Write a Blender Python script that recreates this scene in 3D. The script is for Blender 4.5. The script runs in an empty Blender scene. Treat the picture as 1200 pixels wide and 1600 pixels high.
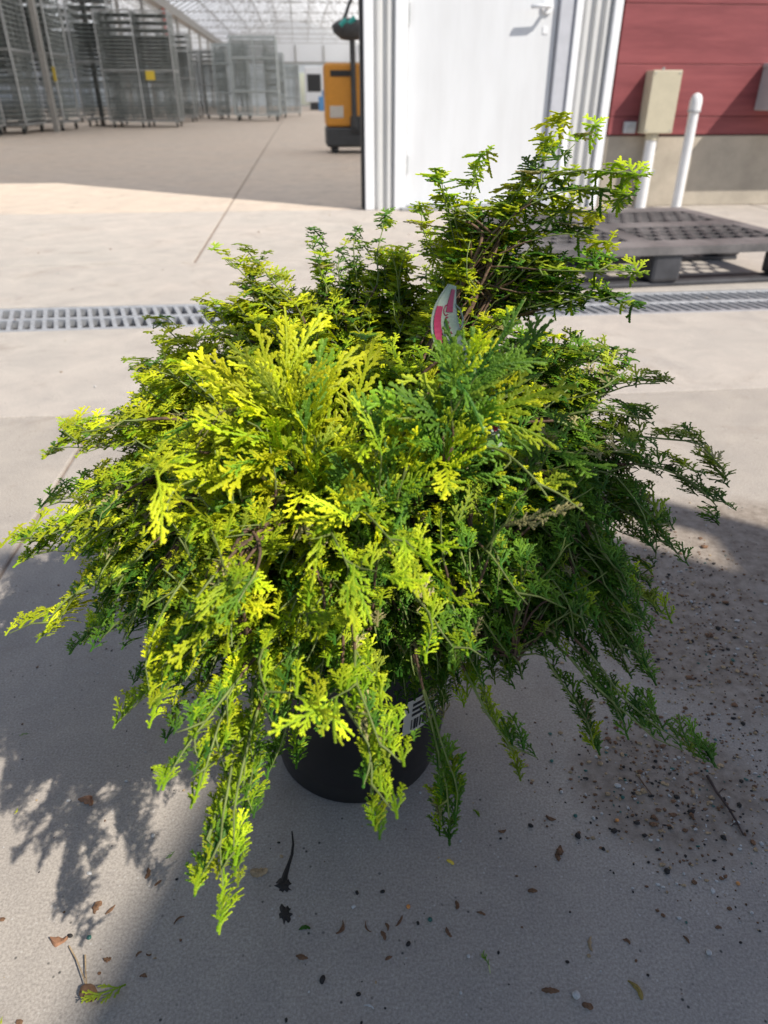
import bpy, bmesh, math, random
import numpy as np
from mathutils import Vector, Matrix, Quaternion, noise
random.seed(7)
S = bpy.context.scene
COL = S.collection
R = math.radians

# ---------------------------------------------------------------- camera, sky, sun, exposure
PITCH = 30.3; EYE = 0.63; FPX = 1111.0
cam_d = bpy.data.cameras.new('camera'); cam = bpy.data.objects.new('camera', cam_d); COL.objects.link(cam)
cam.location = (0, 0, EYE); cam.rotation_euler = (R(90 - PITCH), 0, 0)
cam_d.sensor_width = 36; cam_d.lens = FPX / 1600 * 36; cam_d.clip_start = 0.02; cam_d.clip_end = 500
cam_d.dof.use_dof = True; cam_d.dof.focus_distance = 0.62; cam_d.dof.aperture_fstop = 8.0
S.camera = cam

SUN_EL = 47.0
SDX, SDY = 0.845, -0.535                      # horizontal direction TOWARDS the sun
w = bpy.data.worlds.new('World'); S.world = w; w.use_nodes = True
nt = w.node_tree; nt.nodes.clear()
sky = nt.nodes.new('ShaderNodeTexSky'); sky.sky_type = 'NISHITA'; sky.sun_disc = False
sky.sun_elevation = R(SUN_EL); sky.sun_rotation = math.atan2(SDX, SDY); sky.altitude = 200
bg = nt.nodes.new('ShaderNodeBackground'); bg.inputs['Strength'].default_value = 0.100
wo = nt.nodes.new('ShaderNodeOutputWorld')
nt.links.new(sky.outputs[0], bg.inputs[0]); nt.links.new(bg.outputs[0], wo.inputs[0])
sd = bpy.data.lights.new('sun', 'SUN'); sd.energy = 4.6; sd.angle = R(0.55); sd.color = (1, 0.94, 0.85)
sun = bpy.data.objects.new('sun', sd); COL.objects.link(sun)
ce = math.cos(R(SUN_EL))
sun.rotation_euler = Vector((SDX * ce, SDY * ce, math.sin(R(SUN_EL)))).to_track_quat('Z', 'Y').to_euler()
sun.location = (3, -2, 6)
S.view_settings.view_transform = 'Standard'; S.view_settings.look = 'None'
S.view_settings.gamma = 1; S.view_settings.use_curve_mapping = False
S.view_settings.exposure = 0.32
S.render.engine = 'CYCLES'; S.cycles.max_bounces = 12; S.cycles.diffuse_bounces = 8; S.cycles.transmission_bounces = 8; S.cycles.transparent_max_bounces = 12

# ---------------------------------------------------------------- helpers
BROT = R(6)                                   # the buildings stand turned 6 degrees to the camera
BM4 = Matrix.Rotation(BROT, 4, 'Z')
def B(u, v, z=0): return BM4 @ Vector((u, v, z))
def P(px, py, Y):                             # a point of the shrub seen in direction (px,py) at depth Y
    u = (px - 600) / FPX; v = (800 - py) / FPX; p = R(PITCH)
    fy = math.cos(p) + v * math.sin(p); fz = -math.sin(p) + v * math.cos(p); t = Y / fy
    return Vector((u * t, Y, EYE + fz * t))
def G(px, py, z=0):                           # ground point
    u = (px - 600) / FPX; v = (800 - py) / FPX; p = R(PITCH)
    fy = math.cos(p) + v * math.sin(p); fz = -math.sin(p) + v * math.cos(p); t = (z - EYE) / fz
    return Vector((u * t, fy * t, z))

class MB:
    def __init__(s): s.v = []; s.f = []; s.mi = []
    def add(s, vs, fs, mi=0):
        o = len(s.v); s.v += [tuple(x) for x in vs]; s.f += [tuple(i + o for i in f) for f in fs]; s.mi += [mi] * len(fs)
    def box(s, a, b, mi=0, M=None):
        (x0, y0, z0), (x1, y1, z1) = a, b
        vs = [Vector(p) for p in ((x0,y0,z0),(x1,y0,z0),(x1,y1,z0),(x0,y1,z0),(x0,y0,z1),(x1,y0,z1),(x1,y1,z1),(x0,y1,z1))]
        if M: vs = [M @ q for q in vs]
        s.add(vs, ((0,3,2,1),(4,5,6,7),(0,1,5,4),(1,2,6,5),(2,3,7,6),(3,0,4,7)), mi)
    def tube(s, pts, rad, n=6, mi=0, caps=True):
        pts = [Vector(p) for p in pts]; rr = rad if hasattr(rad, '__len__') else [rad] * len(pts)
        rings = []; prev = None
        for i, p in enumerate(pts):
            t = (pts[min(i+1, len(pts)-1)] - pts[max(i-1, 0)]).normalized()
            if prev is None:
                a = t.orthogonal().normalized()
            else:
                a = (prev - t * prev.dot(t)).normalized()
            prev = a; b = t.cross(a)
            rings.append([p + (a * math.cos(2*math.pi*k/n) + b * math.sin(2*math.pi*k/n)) * rr[i] for k in range(n)])
        vs = [q for r in rings for q in r]; fs = []
        for i in range(len(pts) - 1):
            for k in range(n):
                fs.append((i*n+k, i*n+(k+1)%n, (i+1)*n+(k+1)%n, (i+1)*n+k))
        if caps:
            fs.append(tuple(range(n))[::-1]); fs.append(tuple((len(pts)-1)*n + k for k in range(n)))
        s.add(vs, fs, mi)
    def lathe(s, prof, c=(0,0,0), n=32, mi=0):
        vs = [(c[0]+r*math.cos(2*math.pi*k/n), c[1]+r*math.sin(2*math.pi*k/n), c[2]+z) for r, z in prof for k in range(n)]
        fs = [(i*n+k, i*n+(k+1)%n, (i+1)*n+(k+1)%n, (i+1)*n+k) for i in range(len(prof)-1) for k in range(n)]
        s.add(vs, fs, mi)
    def extrude(s, prof, z0, z1, mi=0, closed=True):    # prof: list of (x,y)
        n = len(prof); vs = [(x, y, z0) for x, y in prof] + [(x, y, z1) for x, y in prof]
        fs = [(i, (i+1) % n, n+(i+1) % n, n+i) for i in range(n if closed else n-1)]
        if closed: fs += [tuple(range(n))[::-1], tuple(range(n, 2*n))]
        s.add(vs, fs, mi)
    def mesh(s, name, mats, smooth=False):
        me = bpy.data.meshes.new(name); me.from_pydata(s.v, [], s.f)
        for m in (mats if isinstance(mats, (list, tuple)) else [mats]): me.materials.append(m)
        if any(s.mi): me.polygons.foreach_set('material_index', s.mi)
        if smooth: me.polygons.foreach_set('use_smooth', [True] * len(me.polygons))
        me.validate(); me.update(); return me
    def build(s, name, mats, parent=None, smooth=False, bevel=0, M=None, **props):
        o = bpy.data.objects.new(name, s.mesh(name, mats, smooth)); COL.objects.link(o)
        if parent: o.parent = parent
        if M is not None: o.matrix_world = M if not parent else M
        if bevel:
            b = o.modifiers.new('bevel', 'BEVEL'); b.width = bevel; b.segments = 2; b.limit_method = 'ANGLE'
        for k, x in props.items(): o[k] = x
        return o
def tag(o, label, cat, group=None):
    o['label'] = label; o['category'] = cat
    if group: o['group'] = group
    return o
def thing(name, label, cat, loc=(0,0,0), rz=0, group=None):
    o = bpy.data.objects.new(name, None); COL.objects.link(o); o.location = loc; o.rotation_euler = (0, 0, rz)
    o.empty_display_size = 0.05
    return tag(o, label, cat, group)
def copy_tree(o, parent=None):
    c = o.copy(); COL.objects.link(c); c.parent = parent
    for ch in list(o.children): copy_tree(ch, c)
    return c

# ---------------------------------------------------------------- materials
def mat(name, col, rough=0.6, metal=0, var=0.0, scale=20, bump=0, bscale=80, col2=None, coord='Object', spec=0.5, stretch=None):
    m = bpy.data.materials.new(name); m.use_nodes = True; n = m.node_tree; b = n.nodes['Principled BSDF']
    b.inputs['Roughness'].default_value = rough; b.inputs['Metallic'].default_value = metal
    b.inputs['Base Color'].default_value = (*col, 1); b.inputs['Specular IOR Level'].default_value = spec
    tc = n.nodes.new('ShaderNodeTexCoord'); src = tc.outputs[coord]
    if stretch:
        mp = n.nodes.new('ShaderNodeMapping'); mp.inputs['Scale'].default_value = stretch
        n.links.new(src, mp.inputs[0]); src = mp.outputs[0]
    if var or col2:
        t = n.nodes.new('ShaderNodeTexNoise'); t.inputs['Scale'].default_value = scale; t.inputs['Detail'].default_value = 6
        t.inputs['Roughness'].default_value = 0.65
        r = n.nodes.new('ShaderNodeValToRGB'); n.links.new(src, t.inputs[0]); n.links.new(t.outputs[0], r.inputs[0])
        c2 = col2 or tuple(c * (1 - var) for c in col); c1 = col if col2 else tuple(min(1, c * (1 + var)) for c in col)
        r.color_ramp.elements[0].position = 0.36; r.color_ramp.elements[0].color = (*c2, 1)
        r.color_ramp.elements[1].position = 0.64; r.color_ramp.elements[1].color = (*c1, 1)
        n.links.new(r.outputs[0], b.inputs['Base Color'])
    if bump:
        t2 = n.nodes.new('ShaderNodeTexNoise'); t2.inputs['Scale'].default_value = bscale; t2.inputs['Detail'].default_value = 8
        bp = n.nodes.new('ShaderNodeBump'); bp.inputs['Strength'].default_value = bump; bp.inputs['Distance'].default_value = 0.004
        n.links.new(src, t2.inputs[0]); n.links.new(t2.outputs[0], bp.inputs['Height']); n.links.new(bp.outputs[0], b.inputs['Normal'])
    return m

def concrete(name, base, warm, dirt=False):
    m = bpy.data.materials.new(name); m.use_nodes = True; n = m.node_tree; L = n.links; b = n.nodes['Principled BSDF']
    b.inputs['Roughness'].default_value = 0.82; b.inputs['Specular IOR Level'].default_value = 0.3
    g = n.nodes.new('ShaderNodeNewGeometry'); pos = g.outputs['Position']
    def noi(sc, det=5, rough=0.6, dist=0.0):
        t = n.nodes.new('ShaderNodeTexNoise'); t.inputs['Scale'].default_value = sc; t.inputs['Detail'].default_value = det
        t.inputs['Roughness'].default_value = rough; t.inputs['Distortion'].default_value = dist; L.new(pos, t.inputs[0]); return t.outputs[0]
    def ramp(src, p0, p1, c0, c1):
        r = n.nodes.new('ShaderNodeValToRGB'); L.new(src, r.inputs[0]); r.color_ramp.elements[0].position = p0; r.color_ramp.elements[1].position = p1
        r.color_ramp.elements[0].color = (*c0, 1); r.color_ramp.elements[1].color = (*c1, 1); return r.outputs[0]
    def mix(fac, a, c, mode='MIX'):
        x = n.nodes.new('ShaderNodeMix'); x.data_type = 'RGBA'; x.blend_type = mode
        for sck, val in ((x.inputs['Factor'], fac), (x.inputs['A'], a), (x.inputs['B'], c)):
            if hasattr(val, 'links'): L.new(val, sck)
            elif isinstance(val, tuple): sck.default_value = (*val, 1)
            else: sck.default_value = val
        return x.outputs['Result']
    def mth(op, a, c):
        x = n.nodes.new('ShaderNodeMath'); x.operation = op
        for i, val in enumerate((a, c)):
            if hasattr(val, 'links'): L.new(val, x.inputs[i])
            else: x.inputs[i].default_value = val
        return x.outputs[0]
    col = mix(ramp(noi(1.1, 4), .35, .65, (0,0,0), (1,1,1)), base, warm)
    col = mix(1.0, col, ramp(noi(7, 8, .7, .5), .28, .72, (.82,.82,.83), (1.10,1.09,1.07)), 'MULTIPLY')
    col = mix(1.0, col, ramp(noi(420, 3, .7), .3, .7, (.70,.70,.70), (1.26,1.26,1.26)), 'MULTIPLY')
    # pinhole pits and pale aggregate grains
    vo = n.nodes.new('ShaderNodeTexVoronoi'); vo.inputs['Scale'].default_value = 95; L.new(pos, vo.inputs[0])
    pit = mth('MULTIPLY', ramp(vo.outputs['Distance'], .07, .16, (1,1,1), (0,0,0)), ramp(noi(23, 3), .52, .6, (0,0,0), (1,1,1)))
    col = mix(pit, col, (.07,.065,.06))
    vo2 = n.nodes.new('ShaderNodeTexVoronoi'); vo2.inputs['Scale'].default_value = 160; L.new(pos, vo2.inputs[0])
    gr = mth('MULTIPLY', ramp(vo2.outputs['Distance'], .1, .2, (1,1,1), (0,0,0)), ramp(noi(31, 3), .5, .62, (0,0,0), (.55,.55,.55)))
    col = mix(gr, col, (.62,.6,.57))
    # brown smudges
    col = mix(mth('MULTIPLY', ramp(noi(4.2, 9, .75, 1.0), .54, .74, (0,0,0), (1,1,1)), .6), col, (.24,.19,.15))
    if dirt:       # spilled potting soil trodden into the slab to the right of the pot
        sx = n.nodes.new('ShaderNodeSeparateXYZ'); L.new(pos, sx.inputs[0])
        def blob(cx, cy, rx, ry):
            dx = mth('DIVIDE', mth('SUBTRACT', sx.outputs[0], cx), rx); dy = mth('DIVIDE', mth('SUBTRACT', sx.outputs[1], cy), ry)
            d = mth('ADD', mth('MULTIPLY', dx, dx), mth('MULTIPLY', dy, dy))
            x = n.nodes.new('ShaderNodeMath'); x.operation = 'SUBTRACT'; x.use_clamp = True; x.inputs[0].default_value = 1; L.new(d, x.inputs[1]); return x.outputs[0]
        mk = mth('MAXIMUM', blob(.44, .80, .20, .28), mth('MAXIMUM', blob(.30, .50, .13, .13), blob(.58, .98, .3, .2)))
        fac = ramp(mth('MULTIPLY', mk, noi(9, 8, .7, .6)), .16, .36, (0,0,0), (.9,.9,.9))
        soil = ramp(noi(60, 6, .75), .35, .65, (.17,.135,.105), (.36,.31,.26))
        col = mix(fac, col, soil)
    L.new(col, b.inputs['Base Color'])
    bp = n.nodes.new('ShaderNodeBump'); bp.inputs['Strength'].default_value = .35; bp.inputs['Distance'].default_value = .0016
    L.new(mth('ADD', mth('MULTIPLY', noi(240, 6, .75), .45), mth('MULTIPLY', noi(14, 4), 1.2)), bp.inputs['Height']); L.new(bp.outputs[0], b.inputs['Normal'])
    return m

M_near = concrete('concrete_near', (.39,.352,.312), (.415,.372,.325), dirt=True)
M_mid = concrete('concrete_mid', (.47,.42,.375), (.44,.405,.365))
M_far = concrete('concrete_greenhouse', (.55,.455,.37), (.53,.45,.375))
M_sub = mat('subgrade', (.16,.145,.13), .95, var=.2)
M_white = mat('white_painted_metal', (.715,.73,.75), .42, col2=(.655,.665,.68), scale=2.2, bump=.12, bscale=5, stretch=(3,1,.5))
M_trim = mat('white_trim', (.80,.81,.83), .3, var=.02)
M_corr = mat('corrugated_sheet', (.62,.62,.61), .45, var=.08, scale=9, stretch=(1,1,.15))
M_frame = mat('grey_door_frame', (.50,.51,.55), .45, var=.05)
M_dark = mat('dark_rubber', (.025,.026,.028), .7)
M_red = mat('red_painted_boards', (.28,.066,.07), .62, col2=(.19,.038,.043), scale=2.6, bump=.25, bscale=50, stretch=(.5,1,4))
M_base = mat('concrete_plinth', (.42,.37,.30), .85, var=.14, scale=5, bump=.2, bscale=40)
M_beige = mat('beige_enamel', (.50,.45,.33), .45, var=.04)
M_grey = mat('grey_enamel', (.42,.43,.44), .4, var=.05)
M_pvc = mat('white_pvc', (.74,.74,.74), .35, var=.04)
M_galv = mat('galvanised_steel', (.40,.41,.41), .45, metal=.55, var=.15, scale=15)
M_grate = mat('grate_steel', (.42,.43,.45), .5, metal=.5, var=.15, scale=40)
M_wire = mat('cage_wire', (.34,.37,.36), .55, metal=.2, var=.2, scale=10)
M_rack = mat('pale_rack_steel', (.44,.48,.48), .45, metal=.3, var=.1)
M_shelf = mat('cage_shelf', (.22,.245,.24), .6, metal=.2, var=.25, scale=8)
M_pallet = mat('black_pallet_plastic', (.19,.175,.172), .55, col2=(.07,.067,.068), scale=5, bump=.1, bscale=60)
M_palleg = mat('pallet_leg_plastic', (.055,.055,.062), .5, var=.25, scale=10)
M_pot = mat('black_pot_plastic', (.010,.010,.011), .42, var=.2, scale=30, bump=.03)
M_soil = mat('potting_soil', (.045,.03,.02), .95, var=.5, scale=90, bump=.8, bscale=120)
M_paper = mat('label_paper', (.55,.52,.47), .55, var=.03)
M_ink = mat('black_ink', (.02,.02,.02), .6)
M_bark = mat('branch_bark', (.17,.10,.06), .8, col2=(.09,.055,.035), scale=90, bump=.5, bscale=200)
M_twiggreen = mat('green_twig', (.16,.20,.05), .6, var=.3, scale=60)
M_orange = mat('orange_enamel', (.62,.27,.03), .4, var=.04)
M_charc = mat('charcoal_plastic', (.045,.048,.052), .5, var=.2)
M_teal = mat('teal_knob', (.02,.30,.27), .4)
M_yellow = mat('yellow_tag', (.75,.55,.06), .5)
M_pink = mat('red_ribbon', (.65,.10,.08), .5)
M_blue = mat('blue_drum', (.10,.28,.55), .5)
M_trailer = mat('trailer_skin', (.72,.74,.76), .4, var=.04)
M_steelroof = mat('greenhouse_steel', (.33,.32,.30), .5, metal=.1, var=.1)
M_endwall = mat('end_wall_sheet', (.62,.68,.72), .5, var=.06, scale=2)

def translucent(name, col, tr=.6, blot=False):
    m = bpy.data.materials.new(name); m.use_nodes = True; n = m.node_tree; n.nodes.clear()
    o = n.nodes.new('ShaderNodeOutputMaterial'); d = n.nodes.new('ShaderNodeBsdfDiffuse'); t = n.nodes.new('ShaderNodeBsdfTranslucent')
    x = n.nodes.new('ShaderNodeMixShader'); x.inputs[0].default_value = tr
    d.inputs[0].default_value = (*col, 1); t.inputs[0].default_value = (*col, 1)
    if blot:
        tc = n.nodes.new('ShaderNodeTexCoord'); mp = n.nodes.new('ShaderNodeMapping'); mp.inputs['Scale'].default_value = (1.2, .5, 1)
        no = n.nodes.new('ShaderNodeTexNoise'); no.inputs['Scale'].default_value = 1.2; no.inputs['Detail'].default_value = 5
        r = n.nodes.new('ShaderNodeValToRGB'); r.color_ramp.elements[0].position = .35; r.color_ramp.elements[1].position = .6
        r.color_ramp.elements[0].color = (*[c*.86 for c in col], 1); r.color_ramp.elements[1].color = (*col, 1)
        n.links.new(tc.outputs['Object'], mp.inputs[0]); n.links.new(mp.outputs[0], no.inputs[0]); n.links.new(no.outputs[0], r.inputs[0])
        n.links.new(r.outputs[0], d.inputs[0]); n.links.new(r.outputs[0], t.inputs[0])
    n.links.new(d.outputs[0], x.inputs[1]); n.links.new(t.outputs[0], x.inputs[2]); n.links.new(x.outputs[0], o.inputs[0])
    return m
M_poly = translucent('greenhouse_film', (.94,.945,.95), .9, blot=True)

# ---------------------------------------------------------------- the ground: slabs with recessed joints, trench
VW = 4.92                                     # front plane of the buildings
g = MB(); g.box((-60,-30,-.30), (60,90,-.16)); g.build('ground', M_sub, M=BM4, kind='structure')
floor = bpy.data.objects.new('concrete_floor', None); COL.objects.link(floor); floor['kind'] = 'structure'
def slab(u0, u1, v0, v1, m, gap=.007):
    s = MB(); s.box((u0+gap, v0+gap, -.15), (u1-gap, v1-gap, 0)); o = s.build('slab', m, floor, bevel=.004); o.matrix_world = BM4; return o
us = [-14.5, -7.5, -3.99, -.49, 3.0, 6.5, 14.5]
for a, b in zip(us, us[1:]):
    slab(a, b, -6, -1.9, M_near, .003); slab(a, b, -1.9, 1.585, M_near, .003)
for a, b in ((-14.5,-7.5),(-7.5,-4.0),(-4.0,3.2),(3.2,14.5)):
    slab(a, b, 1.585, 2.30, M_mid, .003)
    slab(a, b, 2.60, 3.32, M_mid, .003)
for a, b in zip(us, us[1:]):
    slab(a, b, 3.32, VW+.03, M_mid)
m = MB()
for u in us[1:-1]:
    m.box((u-.0068, -6, -.05), (u+.0068, 1.58, -.005)); m.box((u-.0068, 3.33, -.05), (u+.0068, 64, -.005))
m.build('joint_filler', mat('joint_filler', (.24,.19,.155), .9, var=.25, scale=30), floor).matrix_world = BM4
vs_ = [VW+.03, 9, 13.5, 18, 24, 30, 36, 44, 52, 64]
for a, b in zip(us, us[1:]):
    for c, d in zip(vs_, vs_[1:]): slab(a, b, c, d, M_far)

# trench drain with two rows of slanted bars
dr = thing('trench_drain', 'long grey steel trench drain grate with slanted bars crossing the concrete', 'drain', B(0, 2.45), BROT)
t = MB(); t.box((-6, -.149, -.149), (6, .149, -.135)); t.build('channel', M_dark, dr)
for y0, y1 in ((-.146,-.122), (-.012,.012), (.122,.146)):
    t = MB(); t.box((-6, y0, -.03), (6, y1, -.002)); t.build('rail', M_grate, dr, bevel=.002)
barm = []
for s in (-1, 1):
    q = MB(); c0, c1 = ((-.122, -.012) if s < 0 else (.012, .122)); sl = math.tan(R(16))*.11
    q.add([(-.007+sl/2,c0,-.026),(.007+sl/2,c0,-.026),(.007-sl/2,c1,-.026),(-.007-sl/2,c1,-.026),
           (-.007+sl/2,c0,-.004),(.007+sl/2,c0,-.004),(.007-sl/2,c1,-.004),(-.007-sl/2,c1,-.004)],
          ((0,3,2,1),(4,5,6,7),(0,1,5,4),(1,2,6,5),(2,3,7,6),(3,0,4,7)))
    barm.append(q.mesh('bar', M_grate))
x = -2.2
while x < 2.95:
    for me in barm:
        o = bpy.data.objects.new('bar', me); COL.objects.link(o); o.parent = dr; o.location = (x, 0, 0)
    x += .0365
t = MB()
for sgn in (-1, 1):
    xx = -5.98
    while xx < 5.98:
        if not (-2.22 < xx < 2.96):
            c0, c1 = ((-.122,-.012) if sgn < 0 else (.012,.122)); t.box((xx-.007, c0, -.026), (xx+.007, c1, -.004))
        xx += .0365
t.build('far_bars', M_grate, dr, kind='stuff')

# ---------------------------------------------------------------- greenhouse: front wall, columns, roof
gh = thing('greenhouse', 'large open greenhouse hall with arched translucent roof behind the doorway', 'greenhouse', (0,0,0), BROT)
U0, U1, UL, ZG, ZP, VF = -4.9, 4.7, -14.5, 3.75, 5.15, 60.0
def arch(u, a, b):
    s = (u - a) / (b - a) * 2 - 1; return ZG + (ZP - ZG) * (1 - abs(s) ** 1.9)
NA = 10
for bay, (a, b) in enumerate(((U0, U1), (UL, U0))):
    v = VW + .1
    stepv = 4.0
    while v < VF:
        v1 = min(v + stepv, VF)
        m = MB()
        for i in range(NA):
            ua, ub = a + (b-a)*i/NA, a + (b-a)*(i+1)/NA; za, zb = arch(ua,a,b), arch(ub,a,b)
            m.add([(ua,v,za),(ub,v,zb),(ub,v1,zb),(ua,v1,za)], ((0,1,2,3),))
        o = m.build('roof_panel', M_poly, gh)
        v = v1
    # hoops, purlins, trusses with web wires
    h = MB(); v = VW + .3
    while v < VF:
        pts = [(a+(b-a)*i/NA, v, arch(a+(b-a)*i/NA, a, b)-.06) for i in range(NA+1)]
        h.tube(pts, .028, 4)
        v += 1.0
    h.build('hoops', M_steelroof, gh, kind='stuff')
    for i in range(1, NA):
        u = a+(b-a)*i/NA; p = MB(); p.tube([(u, VW+.1, arch(u,a,b)-.12), (u, VF, arch(u,a,b)-.12)], .03, 4); p.build('purlin', M_steelroof, gh)
    tr = MB(); v = VW + 4
    while v < VF:
        tr.tube([(a, v, ZG-.05), (b, v, ZG-.05)], .022, 4)
        for i in range(1, NA):
            u = a+(b-a)*i/NA; u2 = a+(b-a)*(i+(1 if i < NA/2 else -1))/NA
            tr.tube([(u, v, ZG-.05), (u, v, arch(u,a,b)-.08)], .012, 4); tr.tube([(u, v, ZG-.05), (u2, v, arch(u2,a,b)-.08)], .010, 4)
        v += 4
    tr.build('truss', M_steelroof, gh, kind='stuff')
for u in (U0, U1, UL):
    m = MB(); m.box((u-.16, VW+.1, ZG-.28), (u+.16, VF, ZG+.02)); m.build('gutter', M_steelroof, gh)
    v = VW + 4.1
    while v < VF:
        m = MB(); m.box((u-.05, v-.05, 0), (u+.05, v+.05, ZG-.28)); m.build('column', M_steelroof, gh); v += 4
# end and side walls
m = MB(); m.box((UL, VF, 0), (.2, VF+.05, ZG-1.05)); m.box((3.6, VF, 0), (U1, VF+.05, ZG-1.05)); m.box((.2, VF, 2.1), (3.6, VF+.05, ZG-1.05)); m.build('end_wall', M_endwall, gh)
m = MB(); m.box((UL, VF+.01, ZG-1.045), (U1, VF+.04, ZP)); m.build('end_gable', M_trailer, gh)
for u in range(-14, 5, 2):
    m = MB(); m.box((u-.04, VF-.1, 0), (u+.04, VF-.02, ZG)); m.build('end_post', M_steelroof, gh)
m = MB(); m.box((UL, VF-.08, ZG-1.1), (U1, VF-.01, ZG-1.0)); m.build('end_rail', M_steelroof, gh)
m = MB(); m.box((UL-.03, VW, 0), (UL, VF, ZG)); m.build('side_wall', M_poly, gh)
m = MB(); m.box((U1, VW+.1, 0), (U1+.03, VF, ZG)); m.build('side_wall', M_poly, gh)
m = MB(); m.box((UL, VW, 0), (-4.4, VW+.08, 3.3)); m.box((UL, VW, 3.3), (U1, VW+.08, 5.3)); m.build('front_wall', M_corr, gh)

# front wall piece with the door
def corr(u0, u1, z0, z1, pitch, depth):
    n = max(1, round((u1-u0)/pitch)); p = (u1-u0)/n; pr = []
    for i in range(n):
        x = u0 + i*p; pr += [(x, VW), (x+p*.22, VW), (x+p*.36, VW-depth), (x+p*.66, VW-depth), (x+p*.80, VW)]
    pr += [(u1, VW), (u1, VW+.02), (u0, VW+.02)]
    m = MB(); m.extrude(pr, z0, z1); return m
ZT = 3.3
m = corr(.455, .575, .0, ZT, .06, .022); m.build('corrugated_panel', M_corr, gh)
m = corr(1.68, 1.86, .0, ZT, .06, .022); m.build('corrugated_panel', M_corr, gh)
m = corr(1.97, U1+1, .0, ZT, .2, .022)
for name, a, b, y0, y1, mm in (('corner_trim', .395,.452, VW-.03, VW+.11, M_trim), ('door_jamb', .578,.652, VW-.035, VW+.1, M_trim), ('door_jamb', 1.545,1.632, VW-.02, VW+.1, M_frame),
                           ('edge_trim', 1.635,1.678, VW-.035, VW+.05, M_trim), ('edge_trim', 1.863,1.915, VW-.04, VW+.05, M_trim), ('seal_strip', .380,.394, VW-.012, VW+.12, M_dark)):
    m = MB(); m.box((a, y0, 0), (b, y1, ZT)); m.build(name, mm, gh, bevel=.006)
m = MB(); m.box((.65, VW-.02, 2.12), (1.545, VW+.1, ZT)); m.build('door_head', M_trim, gh)
m = MB(); m.box((.62, VW-.09, 0), (1.60, VW+.08, .018)); m.build('threshold', M_galv, gh, bevel=.003)
m = MB(); m.box((1.56, VW+.06, 0), (U1, VW+.09, ZT)); m.box((.40, VW+.115, 0), (.66, VW+.125, ZT)); m.build('backing_wall', M_white, gh)

dd = thing('white_door', 'white metal door with lever handle in the corrugated wall behind the shrub', 'door', B(.66, VW+.01, .02), BROT)
m = MB(); m.box((0, 0, 0), (.88, .045, 2.09)); m.build('door_leaf', M_white, dd, bevel=.004)
for z in (.24, 1.02, 1.85):
    m = MB(); m.tube([(-.004, -.012, z-.05), (-.004, -.012, z+.05)], .011, 10); m.build('hinge', M_galv, dd, smooth=False)
h = MB(); h.lathe([(0,0),(.034,0),(.034,.012),(0,.012)], n=20); ho = h.build('rose', M_trim, dd); ho.location = (.815, -.001, 1.06); ho.rotation_euler = (R(90), 0, 0)
h = MB(); h.tube([(.815,-.008,1.06), (.815,-.06,1.06), (.80,-.068,1.06), (.70,-.068,1.055)], .011, 10); h.build('lever', M_trim, dd, smooth=True)
h = MB(); h.box((.80, -.004, .93), (.83, .0, .965)); h.build('lock_plate', M_trim, dd)

# red building
rb = thing('red_building', 'red painted building wall on a bare concrete plinth beside the white door', 'building', (0,0,0), BROT)
m = MB(); m.box((1.93, VW-.02, 0), (9.5, VW+.03, .415)); m.build('plinth', M_base, rb, bevel=.006)
zs = [.42, .522, .80, 1.10, 1.40, 1.70, 2.0, 2.4, 2.8, 3.3, 3.9]
for i, (a, b) in enumerate(zip(zs, zs[1:])):
    m = MB(); m.box((1.93, VW-.03 - .002*(i % 2), a+.0015), (9.5, VW+.02, b-.0015)); m.build('board', M_red, rb, bevel=.002)
m = MB(); m.box((1.93, VW+.022, .415), (9.5, VW+.028, 3.9)); m.build('backing', M_dark, rb)

bx = thing('electrical_box', 'tall beige metal electrical box on the red wall above a white pipe', 'electrical box', B(2.20, VW-.034, .43), BROT)
m = MB(); m.box((-.085, -.115, 0), (.085, 0, .335)); m.build('enclosure', M_beige, bx, bevel=.005)
m = MB(); m.box((-.090, -.122, .004), (.090, -.1155, .336)); m.build('cover', M_beige, bx, bevel=.003)
for x_, z_ in ((-.075,.02),(.075,.02),(-.075,.32),(.075,.32)):
    m = MB(); m.tube([(x_,-.1225,z_),(x_,-.126,z_)], .004, 8); m.build('screw', M_galv, bx)
m = MB(); m.box((.091,-.10,.14), (.099,-.05,.20)); m.build('hasp', M_galv, bx, bevel=.002)
m = MB(); m.tube([(0.0,-.05,.336),(0.0,-.05,.352)], .008, 8); m.build('lug', M_galv, bx)
m = MB(); m.tube([(.02,-.06,-.03),(.02,-.06,0)], .016, 10); m.build('conduit_nipple', M_galv, bx)
ob = thing('outlet_box', 'small square grey outlet box low on the red wall left of the beige box', 'outlet box', B(2.055, VW-.034, .43), BROT)
m = MB(); m.box((-.035,-.03,0), (.04, 0, .065)); m.build('housing', M_grey, ob, bevel=.004)
m = MB(); m.lathe([(0,0),(.012,0),(.012,.006),(0,.006)], n=12); q = m.build('knockout', M_galv, ob); q.location=(0,-.03,.033); q.rotation_euler=(R(90),0,0)
gb = thing('meter_box', 'grey metal box on the red wall at the right edge of the picture', 'electrical box', B(2.99, VW-.034, .555), BROT)
m = MB(); m.box((-.13,-.26,0), (.75, 0, .225)); m.build('enclosure', M_grey, gb, bevel=.006)
m = MB(); m.box((-.135,-.268,.2255), (.755, 0, .25)); m.build('lid', M_grey, gb, bevel=.006)
p1 = thing('conduit_pipe', 'white plastic pipe rising from the floor to the beige box', 'pipe', B(2.19, VW-.10, 0), BROT)
m = MB(); m.tube([(0,0,0),(0,0,.40)], .034, 20); m.build('pipe', M_pvc, p1, smooth=False)
m = MB(); m.tube([(0,0,.395),(0,0,.428)], .040, 20); m.build('coupling', M_beige, p1)
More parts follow.
